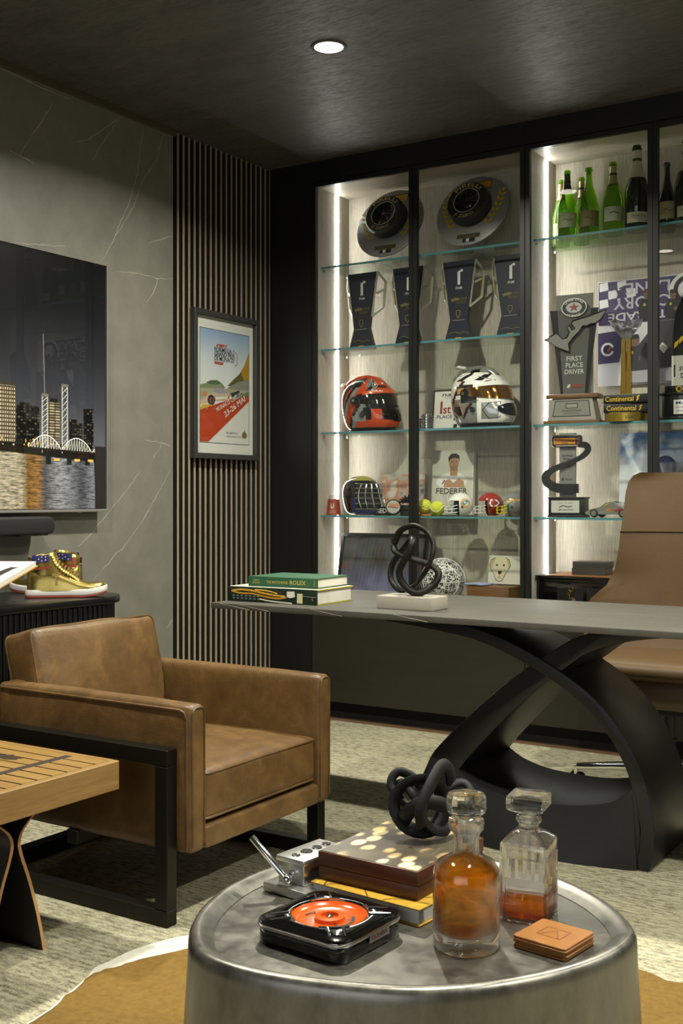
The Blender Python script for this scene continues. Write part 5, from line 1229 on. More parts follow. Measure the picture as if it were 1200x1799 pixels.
def football_helmet(label, loc, rz, shell_c, mask_c, logo, sc_=1.0):
    t = thing('football_helmet', label, 'helmet', loc, rz, 'miniature football helmets'); t.scale = (sc_,)*3
    rx, ry, rz_ = .068, .056, .062; cz = .058; m = gm(shell_c, .1); g = MB(m); n, kk = 40, 26; vs = []; fs = []
    def pt(i, j, k=1.0):
        p = math.pi*j/kk; a = 2*math.pi*i/n; return (k*rx*math.sin(p)*math.cos(a), k*ry*math.sin(p)*math.sin(a), cz - k*rz_*math.cos(p))
    keep = lambda i, j: not (math.cos(2*math.pi*(i+.5)/n) > .35 and math.cos(math.pi*(j+.5)/kk) > -.30) and math.cos(math.pi*(j+.5)/kk) < .86
    for k, mm in ((1.0, m), (.93, BLACK_MATT)):
        vs = [pt(i, j, k) for j in range(kk + 1) for i in range(n)]
        g.add(vs, [(j*n + i, j*n + (i+1) % n, (j+1)*n + (i+1) % n, (j+1)*n + i) for j in range(kk) for i in range(n) if keep(i, j)], mm)
    g.build('shell', t, smooth=70)
    mk = MB(gm(mask_c, .2))
    for z in (.016, .034, .050): mk.tube(spline([(.028, -.052, z + .006), (.058, -.042, z), (.080, -.018, z), (.084, 0, z), (.080, .018, z), (.058, .042, z), (.028, .052, z + .006)], 4), .0024, 6)
    for y in (-.022, 0, .022): mk.tube([(.080 - abs(y)*.2, y, .016), (.084 - abs(y)*.2, y, .034), (.080 - abs(y)*.2, y, .050)], .0024, 6)
    for s in (-1, 1): mk.tube([(.028, s*.052, .056), (.056, s*.044, .052), (.056, s*.044, .016)], .0024, 6)
    mk.build('face_mask', t)
    for s in (-1, 1):
        art(t, 'side_logo', logo, wrap=lambda x, y, z, s=s: (s*x - .012 if False else -x - .012 if s > 0 else x - .012, s*(ry*math.sqrt(max(.02, 1 - ((x - .012 if s < 0 else -x - .012)/rx)**2 - ((z - cz)/rz_)**2)) + .0012 - y*.4), z))
        MB(BLACK).lathe([(.0005, 0), (.006, 0), (.006, .001)], 14, M=T(.006, s*(ry - .0005), .048, rx=-90*s)).build('ear_hole', t)
    return t
zl = .068
dol = [('p', [(.028*math.cos(R(12*i))*(1 if i % 2 else .84), zl + .024*math.sin(R(12*i))*(1 if i % 2 else .84)) for i in range(30)], '#d98a2e'), ('p', [(-.026, zl - .012), (-.012, zl + .008), (.006, zl + .016), (.022, zl + .010), (.028, zl + .002), (.014, zl + .004), (.004, zl - .002), (-.008, zl - .014), (-.018, zl - .006)], '#1f8f97'), ('l', [(-.02, zl - .004), (-.004, zl + .010), (.016, zl + .008)], .0022, '#23406b')]
arr = [('p', [(.034, zl), (.016, zl + .018), (-.018, zl + .022), (-.022, zl + .008), (-.028, zl), (-.022, zl - .008), (-.018, zl - .022), (.016, zl - .018)], '#1d1a18'), ('p', [(.031, zl), (.015, zl + .016), (-.016, zl + .019), (-.020, zl + .007), (-.025, zl), (-.020, zl - .007), (-.016, zl - .019), (.015, zl - .016)], '#e2e0d8'), ('t', 'KC', 0, zl - .009, .026, '#9b2418', {'w': .030, 'bold': .012})]
bol = [('p', [(-.045, zl + .010), (-.02, zl + .022), (.010, zl + .026), (.036, zl + .016), (.020, zl + .016), (.026, zl + .008), (.0, zl + .014), (-.018, zl + .010), (-.040, zl - .002)], '#d6a21e'), ('l', [(-.04, zl + .006), (0, zl + .020), (.03, zl + .016)], .002, '#3a78b0')]
grn = [('p', circ(0, zl, .018, .014), '#d6d2c8')]
football_helmet('white miniature football helmet with an aqua fish emblem', (-2.424, 4.816, S4), 222, '#d9d8d2', '#d4d3cd', dol, .92)
football_helmet('red miniature football helmet with a white arrowhead emblem', (-2.288, 4.855, S4), 212, '#8f2216', '#cfcdc6', arr, .92)
football_helmet('green miniature football helmet half hidden behind the red one', (-2.215, 4.968, S4), 185, '#0f6a4a', '#b8a42a', grn, .90)
football_helmet('silver grey miniature football helmet with a yellow bolt', (-2.160, 4.83, S4), 203, '#7f7e78', '#c8b11e', bol, .92)

# bottom of the left cabinet ---------------------------------------------------
bp = thing('framed_photo', 'large black framed photo leaning at the bottom of the cabinet', 'picture', (-2.90, 4.86, SB), 0); Mp = T(0, 0, .002, rx=-12)
for n_, b in (('frame_rail', (-.25, .25, 0, .018)), ('frame_rail', (-.25, .25, .312, .33)), ('frame_rail', (-.25, -.234, .018, .312)), ('frame_rail', (.234, .25, .018, .312))):
    MB(BLACK).box(b[0], b[1], -.012, .006, b[2], b[3], M=Mp).build(n_, bp, bevel=.0012, seg=1)
def m_photo():
    t = NT('blurred_action_photo'); v = t.coord((1, 1, 1)); a = t.noise(v, 9, 1, .4, .4); b = t.noise(v, 17, 1, .4)
    sp = t.n('ShaderNodeSeparateXYZ'); t.l(v, sp.inputs[0]); mr = t.n('ShaderNodeMapRange'); mr.inputs[1].default_value = .0; mr.inputs[2].default_value = .3; t.l(sp.outputs[2], mr.inputs[0])
    c = t.ramp(mr.outputs[0], [(.1, '#a7a4c8'), (.35, '#8683a4'), (.6, '#6a6a70'), (.9, '#78787c')]); c = t.mix(.6, c, t.ramp(a, [(.35, '#3c3c42'), (.5, '#77757c'), (.65, '#bdbbc2')]), 'OVERLAY')
    c = t.mix(t.ramp(b, [(.6, 0.0), (.72, .7)]), c, lin('#7a4a3a')); t.bsdf(c, .35); return t.m
MB(m_photo()).box(-.234, .234, -.004, .0, .018, .312, M=Mp).build('picture', bp, smooth=0)
MB(GLASS_CLEAR).box(-.234, .234, -.0075, -.0065, .018, .312, M=Mp).build('glazing', bp, smooth=0)
def m_ball():
    t = NT('doodle_ball'); v = t.coord(); a = t.noise(v, 30, 2, .5, 2.5); b = t.n('ShaderNodeTexVoronoi', feature='DISTANCE_TO_EDGE'); b.inputs['Scale'].default_value = 42; t.l(v, b.inputs['Vector'])
    m = t.mix(.5, t.ramp(a, [(.465, 0.0), (.485, 1.0), (.525, 1.0), (.545, 0.0)]), t.ramp(b.outputs[0], [(.03, 1.0), (.05, 0.0)]), 'LIGHTEN'); m2 = t.ramp(m, [(.3, 0.0), (.4, 1.0)])
    t.bsdf(t.mix(m2, lin('#161616'), lin('#dedcd6')), .5); return t.m
bb = thing('basketball', 'black and white doodle patterned basketball', 'ball', (-2.53, 4.84, SB + .0028), 20); r = .107
MB(m_ball()).ball((0, 0, r), r, n=40, k=24).build('ball', bb, smooth=70)
sm = MB(mat('#e0ded8', .5, name='white_seam'))
for f in (lambda a: (math.cos(a), math.sin(a), 0), lambda a: (math.cos(a), 0, math.sin(a)), lambda a: (.8*math.cos(a), .62, .8*math.sin(a)), lambda a: (.8*math.cos(a), -.62, .8*math.sin(a))):
    pts = [Vector(f(2*math.pi*i/48)).normalized()*(r*1.002) + Vector((0, 0, r)) for i in range(48)]; sm.tube(pts, .0018, 5, True)
sm.build('seams', bb)
wx = thing('wooden_box', 'walnut wooden box with paler end under the dog drawing', 'box', (-2.27, 4.87, SB)); MB(WALNUT).box(-.105, .105, -.085, .06, 0, .095).build('body', wx, bevel=.002)
MB(OAK_TABLE).box(.105, .1065, -.083, .058, .002, .093).build('end_panel', wx, smooth=0); MB(mat('#6b4a2c', .4, name='box_lid_line')).box(-.1055, .1055, -.0855, .0605, .072, .0735).build('lid_line', wx, smooth=0)
cl = MB(mat('#8f96b4', .85, name='striped_cloth', var=.35, vscale=90)).cushion(-.12, -.02, -.09, .03, 0, .010, .005, (0, 0, .003), 10, wob=.006).build('folded_cloth'); cl.location = (-2.27, 4.87, SB + .0965); tag(cl, 'folded blue and white cloth on top of the wooden box', 'cloth')
dg = thing('dog_drawing', 'small canvas with a line drawing of a pale dog face', 'drawing', (-2.21, 4.915, SB + .0965), 0); Mp = T(0, 0, .0025, rx=-9)
MB(mat('#cfcabb', .8, name='canvas')).box(-.12, .12, 0, .012, 0, .135, M=Mp).build('canvas', dg, bevel=.001, seg=1)
DK = '#4a3c2e'
art(dg, 'line_drawing', [('p', [(-.085, .125), (-.06, .132), (-.035, .125), (-.02, .10), (-.028, .07), (-.035, .045), (-.05, .02), (-.075, .02), (-.088, .05), (-.095, .075), (-.105, .10)], '#d8c9a8'), ('p', [(-.085, .125), (-.108, .115), (-.115, .085), (-.105, .065), (-.098, .09)], '#c2a97c'), ('p', [(-.035, .125), (-.015, .115), (-.008, .09), (-.018, .07), (-.022, .095)], '#c2a97c'), ('p', circ(-.078, .090, .006, .005, 12), DK), ('p', circ(-.042, .090, .006, .005, 12), DK), ('p', [(-.072, .062), (-.05, .062), (-.053, .050), (-.061, .046), (-.069, .050)], '#2b2420'), ('l', [(-.061, .046), (-.061, .034), (-.072, .028)], .0022, DK), ('l', [(-.061, .034), (-.050, .028)], .0022, DK), ('l', [(-.08, .02), (-.06, .012), (-.045, .02)], .002, DK), ('l', [(-.085, .125), (-.108, .115), (-.115, .085), (-.105, .065)], .0022, DK), ('l', [(-.035, .125), (-.015, .115), (-.008, .09), (-.018, .07)], .0022, DK), ('l', [(-.105, .065), (-.088, .045), (-.078, .02)], .0018, DK), ('l', [(-.018, .07), (-.035, .045), (-.045, .02)], .0018, DK)], Mp)

# ------------------------------------------------------------------ bottles on the top shelf of the right cabinet
def m_bottle(name, tint, refl=1.0, mixv=.5):
    t = NT(name); tr = t.n('ShaderNodeBsdfTransparent'); tr.inputs[0].default_value = tint
    pr = t.n('ShaderNodeBsdfPrincipled'); pr.inputs['Base Color'].default_value = tuple(c*.35 for c in tint[:3]) + (1,); pr.inputs['Roughness'].default_value = .06; pr.inputs['Coat Weight'].default_value = .6; pr.inputs['Coat Roughness'].default_value = .03
    mx = t.n('ShaderNodeMixShader'); mx.inputs[0].default_value = mixv; t.l(tr.outputs[0], mx.inputs[1]); t.l(pr.outputs[0], mx.inputs[2]); t.l(mx.outputs[0], t.out.inputs['Surface']); return t.m
BG = m_bottle('green_bottle_glass', (.52, .78, .14, 1), mixv=.26); BD = m_bottle('dark_bottle_glass', (.03, .04, .02, 1), mixv=.75)
FOIL = {'gold': mat('#b3a472', .35, .5, name='gold_foil'), 'pale': mat('#c9c3a2', .4, .3, name='pale_foil'), 'dark': mat('#4a4632', .4, .4, name='dark_foil')}
def bottle(label, x, y, H, r, glass, foil=None, lab=None, lz=(.05, .12), ltext=None, lcol='#c9c7ae', face=-35, lip=None, span=62):
    t = thing('champagne_bottle', label, 'bottle', (x, y, S1), 0, 'sparkling wine bottles on the top shelf'); k = H/.31
    prof = [(.0005, .012), (r*.55, .004), (r*.9, 0), (r, .004*k), (r, .125*k), (r*.97, .145*k), (r*.84, .17*k), (r*.62, .20*k), (r*.44, .225*k), (r*.345, .25*k), (r*.32, .285*k), (r*.32, .292*k), (r*.40, .294*k), (r*.40, .302*k), (r*.34, .304*k), (r*.33, .310*k), (r*.22, .310*k), (r*.22, .28*k)]
    MB(glass).lathe(prof, 28).build('glass', t, smooth=60)
    if foil:
        z0 = (.215 if foil != 'pale' else .19)*k
        def rad(z):
            for (r0, a), (r1, b) in zip(prof[3:-1], prof[4:]):
                if a <= z <= b and b > a: return r0 + (r1-r0)*(z-a)/(b-a)
            return r*.33
        zs = [z0 + (.291*k - z0)*i/10 for i in range(11)]
        MB(FOIL[foil]).lathe([(rad(z) + .0008, z) for z in zs], 28).build('foil', t, smooth=60)
        MB(mat('#2a2618', .5, name='foil_band')).lathe([(r*.345 + .0016, .252*k), (r*.345 + .0016, .262*k)], 28).build('neck_band', t)
    if lab:
        pts = []; n = 12; g = MB(mat(lab, .6)); rr = r + .0006
        for z in lz:
            for i in range(n + 1):
                a = R(face - 90 - span + 2*span*i/n + 35*0); pts.append((rr*math.cos(a), rr*math.sin(a), z))
        g.add(pts, [(i, i+1, n+2+i, n+1+i) for i in range(n)]); g.build('label', t, smooth=60)
        sh = ltext if ltext else [('l', spline([(-.022, (lz[0]+lz[1])/2), (-.01, (lz[0]+lz[1])/2 + .005), (.004, (lz[0]+lz[1])/2 - .003), (.022, (lz[0]+lz[1])/2 + .002)], 4), .003, '#4a4734'), ('l', [(-.016, lz[0] + .014), (.016, lz[0] + .014)], .0022, '#6a6750')]
        fa = R(face - 90)
        art(t, 'label_print', sh, wrap=lambda x_, y_, z_: ((rr + .0006 - y_*.3)*math.cos(fa + x_/rr), (rr + .0006 - y_*.3)*math.sin(fa + x_/rr), z_), off=.0)
    return t
F0 = 25
bottle('green bottle at the far left of the bottle shelf, by the light strip', -1.978, 4.955, .305, .040, BG, 'gold', '#8f9468', (.045, .10), face=F0)
bottle('green bottle with square white label, front of the left group', -1.905, 4.845, .312, .043, BG, 'dark', '#aab08c', (.05, .115), face=F0)
bottle('slim green bottle with gold foil standing at the back', -1.882, 4.962, .305, .036, BG, 'gold', '#6b6a48', (.045, .09), face=F0)
bottle('green bottle with bare neck and olive label', -1.808, 4.855, .312, .044, BG, None, '#7d7348', (.045, .115), face=F0)
bottle('green bottle with foil neck and white printed label, standing alone', -1.700, 4.865, .322, .045, BG, 'gold', '#b9baa2', (.055, .118), face=F0, ltext=[('l', [(-.026, .108), (.026, .108)], .006, '#3a3a30'), ('l', spline([(-.02, .09), (0, .094), (.02, .088)], 3), .005, '#4a4a3c'), ('l', [(-.02, .074), (.018, .074)], .005, '#5a5a48')])
hk = lambda c: [('t', 'HENKELL', 0, .052, .016, '#2d2a1e', {'w': .062, 'bold': .01}), ('t', 'TROCKEN', 0, .042, .007, '#3d3a2c', {'w': .034})]
bottle('large dark bottle with cream foil neck, left of the door frame', -1.588, 4.850, .372, .053, BD, 'pale', '#b8b294', (.030, .075), ltext=hk(0), face=F0, span=58)
bottle('small dark bottle with cream label half behind the door frame', -1.480, 4.925, .300, .037, BD, None, '#b9b07c', (.05, .125), face=F0)
bottle('large dark bottle with cream foil neck at the right picture edge', -1.375, 4.860, .372, .053, BD, 'pale', '#b8b294', (.030, .075), ltext=hk(0), face=F0, span=58)

# ------------------------------------------------------------------ trophies on the third shelf
ft = thing('driver_trophy', 'smoked acrylic first place trophy with circuit outline on a stepped base', 'trophy', (-1.873, 4.85, S3), 4)
MB(WALNUT).box(-.128, .128, -.05, .05, 0, .018).build('base_plate', ft, bevel=.002)
MB(mat('#8f8a80', .3, .6, name='pewter_plinth')).loft([[(-.112, -.045, .018), (.112, -.045, .018), (.112, .045, .018), (-.112, .045, .018)], [(-.092, -.036, .115), (.092, -.036, .115), (.092, .036, .115), (-.092, .036, .115)]]).build('plinth', ft, bevel=.001, seg=1)
MB(WALNUT).box(-.118, .118, -.046, .046, .115, .135).build('cap_plate', ft, bevel=.003)
Mt = T(0, -.0455, .018, rx=-5.3)
art(ft, 'plinth_plate', [('p', [(-.088, .016), (.088, .016), (.078, .088), (-.078, .088)], '#23221f'), ('p', [(-.083, .020), (.083, .020), (.074, .084), (-.074, .084)], '#6f6d66'), ('p', rect(-.028, .052, .028, .076), '#23221f'), ('p', rect(-.024, .056, .024, .072), '#7c7a72'), ('l', [(-.045, .042), (.045, .042)], .005, '#3a3934'), ('l', [(-.035, .031), (.035, .031)], .004, '#4a4942')], Mt)
SM = mat('#5d5d5a', .2, .1, name='smoked_panel'); MB(SM).prism([(-.058, .135), (.060, .135), (.108, .515), (-.112, .515)], -.006, .006).build('panel', ft, bevel=.001, seg=1)
MB(mat('#77766f', .2, name='rear_panel_grey')).box(-.088, .082, .008, .014, .135, .585).build('rear_panel', ft, smooth=0)
for s in (-1, 1): MB(mat('#1b1b20', .3, name='black_edge_strip')).prism([(s*.060, .135), (s*.050, .135), (s*.078, .515), (s*.110, .515)], -.009, -.0065).build('edge_strip', ft, smooth=0)
trk = [(185,585),(275,540),(320,585),(350,580),(370,540),(350,500),(372,493),(388,525),(410,515),(385,480),(395,460),(520,430),(640,395),(600,465),(560,490),(530,490),(500,505),(470,500),(440,545),(400,580),(365,625),(370,685),(290,650)]
tp = [((x - 400)*.000623, (995 - z)*.000612 + .135) for x, z in trk]
MB(mat('#7c7b76', .25, name='track_plate')).prism(tp, -.0155, -.0125).build('circuit_plate', ft, smooth=0)
MB(BLACK).tube([(x, -.0165, z) for x, z in tp], .0028, 6, True).build('circuit_outline', ft)
art(ft, 'badge', [('p', circ(.002, .522, .058, .042, 36), '#c9c8c2'), ('p', circ(.002, .522, .054, .038, 36), '#1f1f20'), ('p', circ(.002, .522, .036, .024, 30), '#a9a8a2'), ('p', [(.002 + (.026 if k % 2 == 0 else .010)*math.sin(R(36*k)), .522 + (.022 if k % 2 == 0 else .008)*math.cos(R(36*k))) for k in range(10)], '#2c3050'), ('p', [(.002 + (.019 if k % 2 == 0 else .007)*math.sin(R(36*k)), .522 + (.016 if k % 2 == 0 else .006)*math.cos(R(36*k))) for k in range(10)], '#a03c22')], T(0, -.0132, 0))
art(ft, 'badge_print', [('t', 'LONE STAR', 0, 0, .014, '#d6d5cf', {'arc': .040, 'w': .085, 'bold': .01}), ('t', 'LE MANS', 0, 0, .014, '#d6d5cf', {'arc': -.052, 'ang': 270, 'w': .065, 'bold': .01})], T(.002, -.0150, .522) @ Matrix.Diagonal((1.06, 1, .76, 1)))
art(ft, 'panel_print', [('t', 'FIRST', .002, .285, .030, '#b9b8b2', {'w': .072, 'bold': .008}), ('t', 'PLACE', .002, .256, .030, '#b9b8b2', {'w': .078, 'bold': .008}), ('t', 'DRIVER', .002, .227, .030, '#b9b8b2', {'w': .088, 'bold': .008}), ('p', [(-.034, .165), (-.022, .165), (-.014, .180), (-.026, .180)], '#b9b8b2'), ('p', [(-.018, .166), (.038, .166), (.040, .178), (-.012, .178)], '#7d2a20')], T(0, -.0066, 0))

bn = thing('victory_banner', 'purple and white race banner with upside-down lettering, hung at the cabinet back', 'banner', (-1.56, 5.012, 1.585), 0)
n = 40; g = MB(mat('#d3d1d4', .7, name='banner_cloth'))
def bw(x): return .0010*math.sin(x*34) + .0010*math.sin(x*11 + 1)
g.add([(-.26 + .52*i/n, bw(-.26 + .52*i/n) - .008, z) for z in (0, .475) for i in range(n + 1)], [(i, i+1, n+2+i, n+1+i) for i in range(n)]); g.build('cloth', bn, smooth=60)
PUR = '#3a3358'
def fine(pts):  # add points so the print follows the ripples
    o = []
    for (a, b), (c, d) in zip(pts, pts[1:] + pts[:1]):
        for k in range(6): o.append((a + (c-a)*k/6, b + (d-b)*k/6))
    return o
sh = [('p', fine([(-.258, .10), (-.16, .105), (-.13, .25), (-.258, .24)]), PUR), ('p', fine([(-.255, .275), (.05, .28), (.12, .47), (-.255, .47)]), PUR)]
for i in range(4):
    for j in range(3):
        if (i + j) % 2 == 0: sh.append(('p', [(-.25 + .042*i, .352 + .038*j), (-.208 + .042*i, .358 + .038*j), (-.212 + .042*i, .394 + .038*j), (-.252 + .042*i, .390 + .038*j)], '#d6d4d6'))
sh += [('t', 'LANE', -.03, .455, .070, '#b9b6c4', {'rot': 180, 'w': .20, 'bold': .015}), ('t', 'VICTORY', -.02, .392, .072, '#b9b6c4', {'rot': 180, 'w': .33, 'bold': .015}), ('t', 'GATORADE', -.03, .325, .050, '#c9c6d0', {'rot': 180, 'w': .36, 'bold': .015})]
sh += [('p', circ(.15, .40, .085, .082, 30), '#d9d7d2'), ('l', [(.15 + .055*math.cos(R(a)), .405 + .052*math.sin(R(a))) for a in range(20, 341, 16)], .020, '#1f1c24'), ('p', [(.165, .36), (.20, .40), (.225, .46), (.195, .415), (.185, .405)], '#c8641c'),
       ('p', circ(-.085, .15, .06, .085, 26), '#cfcdd4'), ('l', [(-.212 + .026*math.cos(R(a)), .165 + .026*math.sin(R(a))) for a in range(20, 341, 20)], .010, '#d9d7da'), ('p', [(-.214, .150), (-.200, .165), (-.192, .182), (-.206, .170)], '#c8641c')]
SKN, BKS = '#6b5040', '#17161a'
def crew(x, z, s, cap=BKS): return [('p', [(x - .038*s, z), (x + .038*s, z), (x + .040*s, z + .06*s), (x + .024*s, z + .095*s), (x - .024*s, z + .095*s), (x - .040*s, z + .06*s)], BKS), ('p', circ(x, z + .112*s, .017*s, .021*s, 14), SKN), ('p', [(x - .018*s, z + .120*s), (x + .018*s, z + .120*s), (x + .014*s, z + .138*s), (x - .014*s, z + .138*s)], cap), ('p', circ(x + .012*s, z + .045*s, .010*s, n=10), SKN), ('p', circ(x - .012*s, z + .068*s, .007*s, n=8), '#b59a2a')]
sh += crew(-.03, .285, 1.0, '#5a2f24') + crew(.085, .285, .9) + crew(.15, .285, .75) + crew(-.085, .065, 1.15) + [('p', fine([(-.10, .06), (.26, .075), (.26, .28), (.0, .28), (-.03, .22), (-.09, .15)]), '#2a2830'), ('p', rect(-.115, .008, .26, .07), '#9c9aa0'), ('p', [(.02, .07), (.25, .08), (.25, .16), (.08, .15)], '#16151a'), ('p', [(.07, .10), (.10, .10), (.10, .25), (.085, .25)], '#a58a2e')] + crew(.11, .13, .8, '#a58a2e') + crew(.19, .13, .8)
sh += [('p', [(.02, .16), (.045, .13), (.065, .155), (.04, .18)], '#cfccc8'), ('p', [(.15, .27), (.19, .24), (.225, .265), (.19, .30)], '#b9a8b0')]
art(bn, 'banner_print', sh, wrap=lambda x, y, z: (x, bw(x) - .0085 + y, z), off=.0022, step=.00022)

gt = thing('crystal_trophy', 'gold column trophy with crystal top on a stack of black tyre signs', 'trophy', (-1.625, 4.82, S3), 6)
MB(mat('#a8903e', .3, .8, name='gold_base')).lathe([(.0005, 0), (.092, 0), (.092, .036), (.088, .039), (.0005, .039)], 36).build('base', gt)
art(gt, 'base_print', [('t', 'VIR', .03, .010, .022, '#3a3424', {'w': .04, 'shear': .2}), ('l', [(-.06, .014), (-.01, .014)], .003, '#6d6238'), ('l', [(-.06, .024), (.0, .024)], .003, '#6d6238')], wrap=lambda x, y, z: (.0926*math.sin(x/.0926), -.0926*math.cos(x/.0926) , z))
for z0, a, w in ((.040, 3, .088), (.080, -6, .084)):
    b_ = MB(BLACK).box(-w, w + .03, -.055, .045, 0, .037, M=T(0, 0, z0, rz=a)).build('sign_block', gt, bevel=.002)
    art(gt, 'sign_print', [('t', 'Continental', -.075, .008, .030, '#c9a31c', {'al': 'l', 'w': .125, 'bold': .012}), ('l', spline([(.062, .008), (.070, .016), (.066, .024), (.076, .03)], 3), .006, '#c9a31c')], T(0, 0, z0, rz=a) @ T(0, -.0552, 0))
for s in (-1, 1): MB(GOLD).loft([[(s*.012 + x*w, y*w, z) for x, y in ((-1, -1), (1, -1), (1, 1), (-1, 1))] for z, w in ((.1172, .012), (.22, .0105), (.36, .0085))]).build('column', gt, bevel=.001, seg=1)
cr = MB(GLASS_CRYSTAL); cr.loft([[(r_*math.cos(2*math.pi*i/9 + z*3), r_*.8*math.sin(2*math.pi*i/9 + z*3), z + (.010*math.sin(i*2.1) if z > .40 else 0)) for i in range(9)] for z, r_ in ((.3605, .016), (.372, .026), (.40, .048), (.425, .066), (.436, .072))]); cr.build('crystal_top', gt, smooth=15)

bt = thing('laurel_trophy', 'black trophy with gold laurel and first place text at picture edge', 'trophy', (-1.355, 4.83, S3), 0)
MB(BLACK).box(-.115, .115, -.05, .05, 0, .016).box(-.105, .105, -.045, .045, .016, .105).box(-.115, .115, -.05, .05, .105, .118).box(-.095, .095, -.04, .04, .118, .145).build('base', bt, bevel=.002)
MB(mat('#c4c2ba', .2, name='clear_text_panel')).box(-.075, .075, -.006, .006, .145, .275).build('text_panel', bt, smooth=0)
MB(BLACK).prism([(-.08, .275), (.08, .275), (.11, .55), (.0, .60), (-.06, .45)], -.006, .006).build('figure_panel', bt, smooth=0)
art(bt, 'face_print', [('p', rect(-.055, .025, .055, .085), '#c9c8c2'), ('t', 'Mobil 1', -.045, .066, .018, '#2a3f7a', {'al': 'l', 'w': .085, 'bold': .012}), ('t', 'SPORTSCAR', -.045, .050, .010, '#23221f', {'al': 'l', 'w': .07}), ('t', 'GRAND PRIX', -.045, .034, .012, '#5a5954', {'al': 'l', 'w': .075})], T(0, -.0452, 0))
art(bt, 'panel_lettering', [('t', '1', -.062, .185, .075, '#1c1b18', {'sx': .8}), ('t', 'st Place', -.042, .212, .034, '#1c1b18', {'al': 'l', 'w': .10}), ('t', 'Driver', -.035, .180, .030, '#1c1b18', {'al': 'l', 'w': .075})] + [('p', [(-.065 + .022*i, .305 + .018*i), (-.05 + .022*i, .318 + .02*i), (-.04 + .022*i, .345 + .02*i), (-.062 + .022*i, .33 + .02*i)], '#c9a81c') for i in range(5)], T(0, -.0066, 0))
art(bt, 'logo', [('p', circ(-.035, .131, .012), '#c9a31c'), ('p', circ(-.033, .131, .008), '#121210'), ('t', 'o', -.012, .122, .03, '#c9a31c', {'bold': .02})], T(0, -.0402, 0))

# ------------------------------------------------------------------ fourth shelf
st = thing('ribbon_trophy', 'grey column trophy wrapped by a dark S-shaped ribbon', 'trophy', (-1.893, 4.83, S4), 4)
MB(BLACK).box(-.085, .085, -.045, .045, 0, .010).box(-.080, .080, -.042, .042, .010, .082).box(-.085, .085, -.045, .045, .082, .090).build('base', st, bevel=.002)
art(st, 'base_plate', [('p', rect(-.066, .020, .062, .074), '#b5b3ab'), ('t', 'JULY 21, 2012', 0, .060, .009, '#3a3934', {'w': .065}), ('l', spline([(-.03, .044), (-.01, .052), (.01, .046), (.03, .050)], 3), .004, '#3a342a'), ('t', 'LIME ROCK PARK', 0, .030, .009, '#2b2a26', {'w': .07, 'bold': .01})], T(0, -.0422, 0))
MB(mat('#8b8b89', .3, .4, name='grey_column')).box(-.040, .034, -.008, .008, .09, .375).build('column', st, bevel=.001, seg=1)
art(st, 'column_print', [('t', '2nd Place', -.003, .270, .014, '#23221f', {'w': .05, 'bold': .01}), ('t', 'Driver', -.003, .255, .014, '#23221f', {'w': .035, 'bold': .01}), ('l', [(-.018, .235), (.014, .235)], .005, '#4a4946'), ('l', [(-.018, .225), (.012, .225)], .005, '#4a4946'), ('p', [(-.03, .165), (-.022, .165), (-.017, .175), (-.025, .175)], '#23221f'), ('l', [(-.012, .170), (.02, .170)], .006, '#5a5956')], T(0, -.0082, 0))
cen_ = spline([(.052, .128), (.0, .128), (-.045, .130), (-.085, .150), (-.098, .178), (-.078, .205), (-.03, .228), (.02, .246), (.065, .268), (.092, .295), (.085, .318), (.052, .322)], 5)
wds = [.040, .041, .042, .040, .038, .030, .024, .022, .024, .028, .028, .026]
wd2 = [wds[min(11, int(i/5))] + (wds[min(11, int(i/5) + 1)] - wds[min(11, int(i/5))])*((i % 5)/5) for i in range(len(cen_))]
a, b = ribbon(cen_, wd2); L = len(a); g = MB(mat('#3a3a3b', .3, .5, name='dark_ribbon_metal'))
yy = [-.016 - .004*math.sin(i/L*6.28) for i in range(L)]
vs = [(p[0], yy[i], p[1]) for i, p in enumerate(a)] + [(p[0], yy[i], p[1]) for i, p in enumerate(b)]; vs += [(x, y - .005, z) for x, y, z in vs]
g.add(vs, [(i, i+1, L+i+1, L+i) for i in range(L-1)] + [(2*L+i, 3*L+i, 3*L+i+1, 2*L+i+1) for i in range(L-1)] + [(i, 2*L+i, 2*L+i+1, i+1) for i in range(L-1)] + [(L+i, L+i+1, 3*L+i+1, 3*L+i) for i in range(L-1)] + [(0, L, 3*L, 2*L), (L-1, 2*L-1, 4*L-1, 3*L-1)]); g.build('s_ribbon', st, smooth=40)
for x in (-.064, .034): MB(GLASS_CLEAR).box(x, x + .022, -.035, -.012, .0905, .145).build('clear_post', st, bevel=.001, seg=1)
MB(mat('#2b2b2c', .2, .3, name='sign_black')).prism(rrect(-.070, .312, .062, .366, .012), -.022, .010).build('top_sign', st, bevel=.002)
art(st, 'sign_print', [('p', rect(-.062, .325, .038, .352), '#b8761c'), ('t', 'Continental', -.012, .336, .014, '#231f14', {'w': .085, 'bold': .01}), ('t', 'TIRE', -.012, .327, .008, '#231f14', {'w': .03, 'bold': .01}), ('l', [(-.05, .318), (.05, .318)], .004, '#a9a8a2'), ('p', [(.044, .326), (.056, .326), (.056, .352), (.044, .352)], '#7a3a2c')], T(0, -.0222, 0))

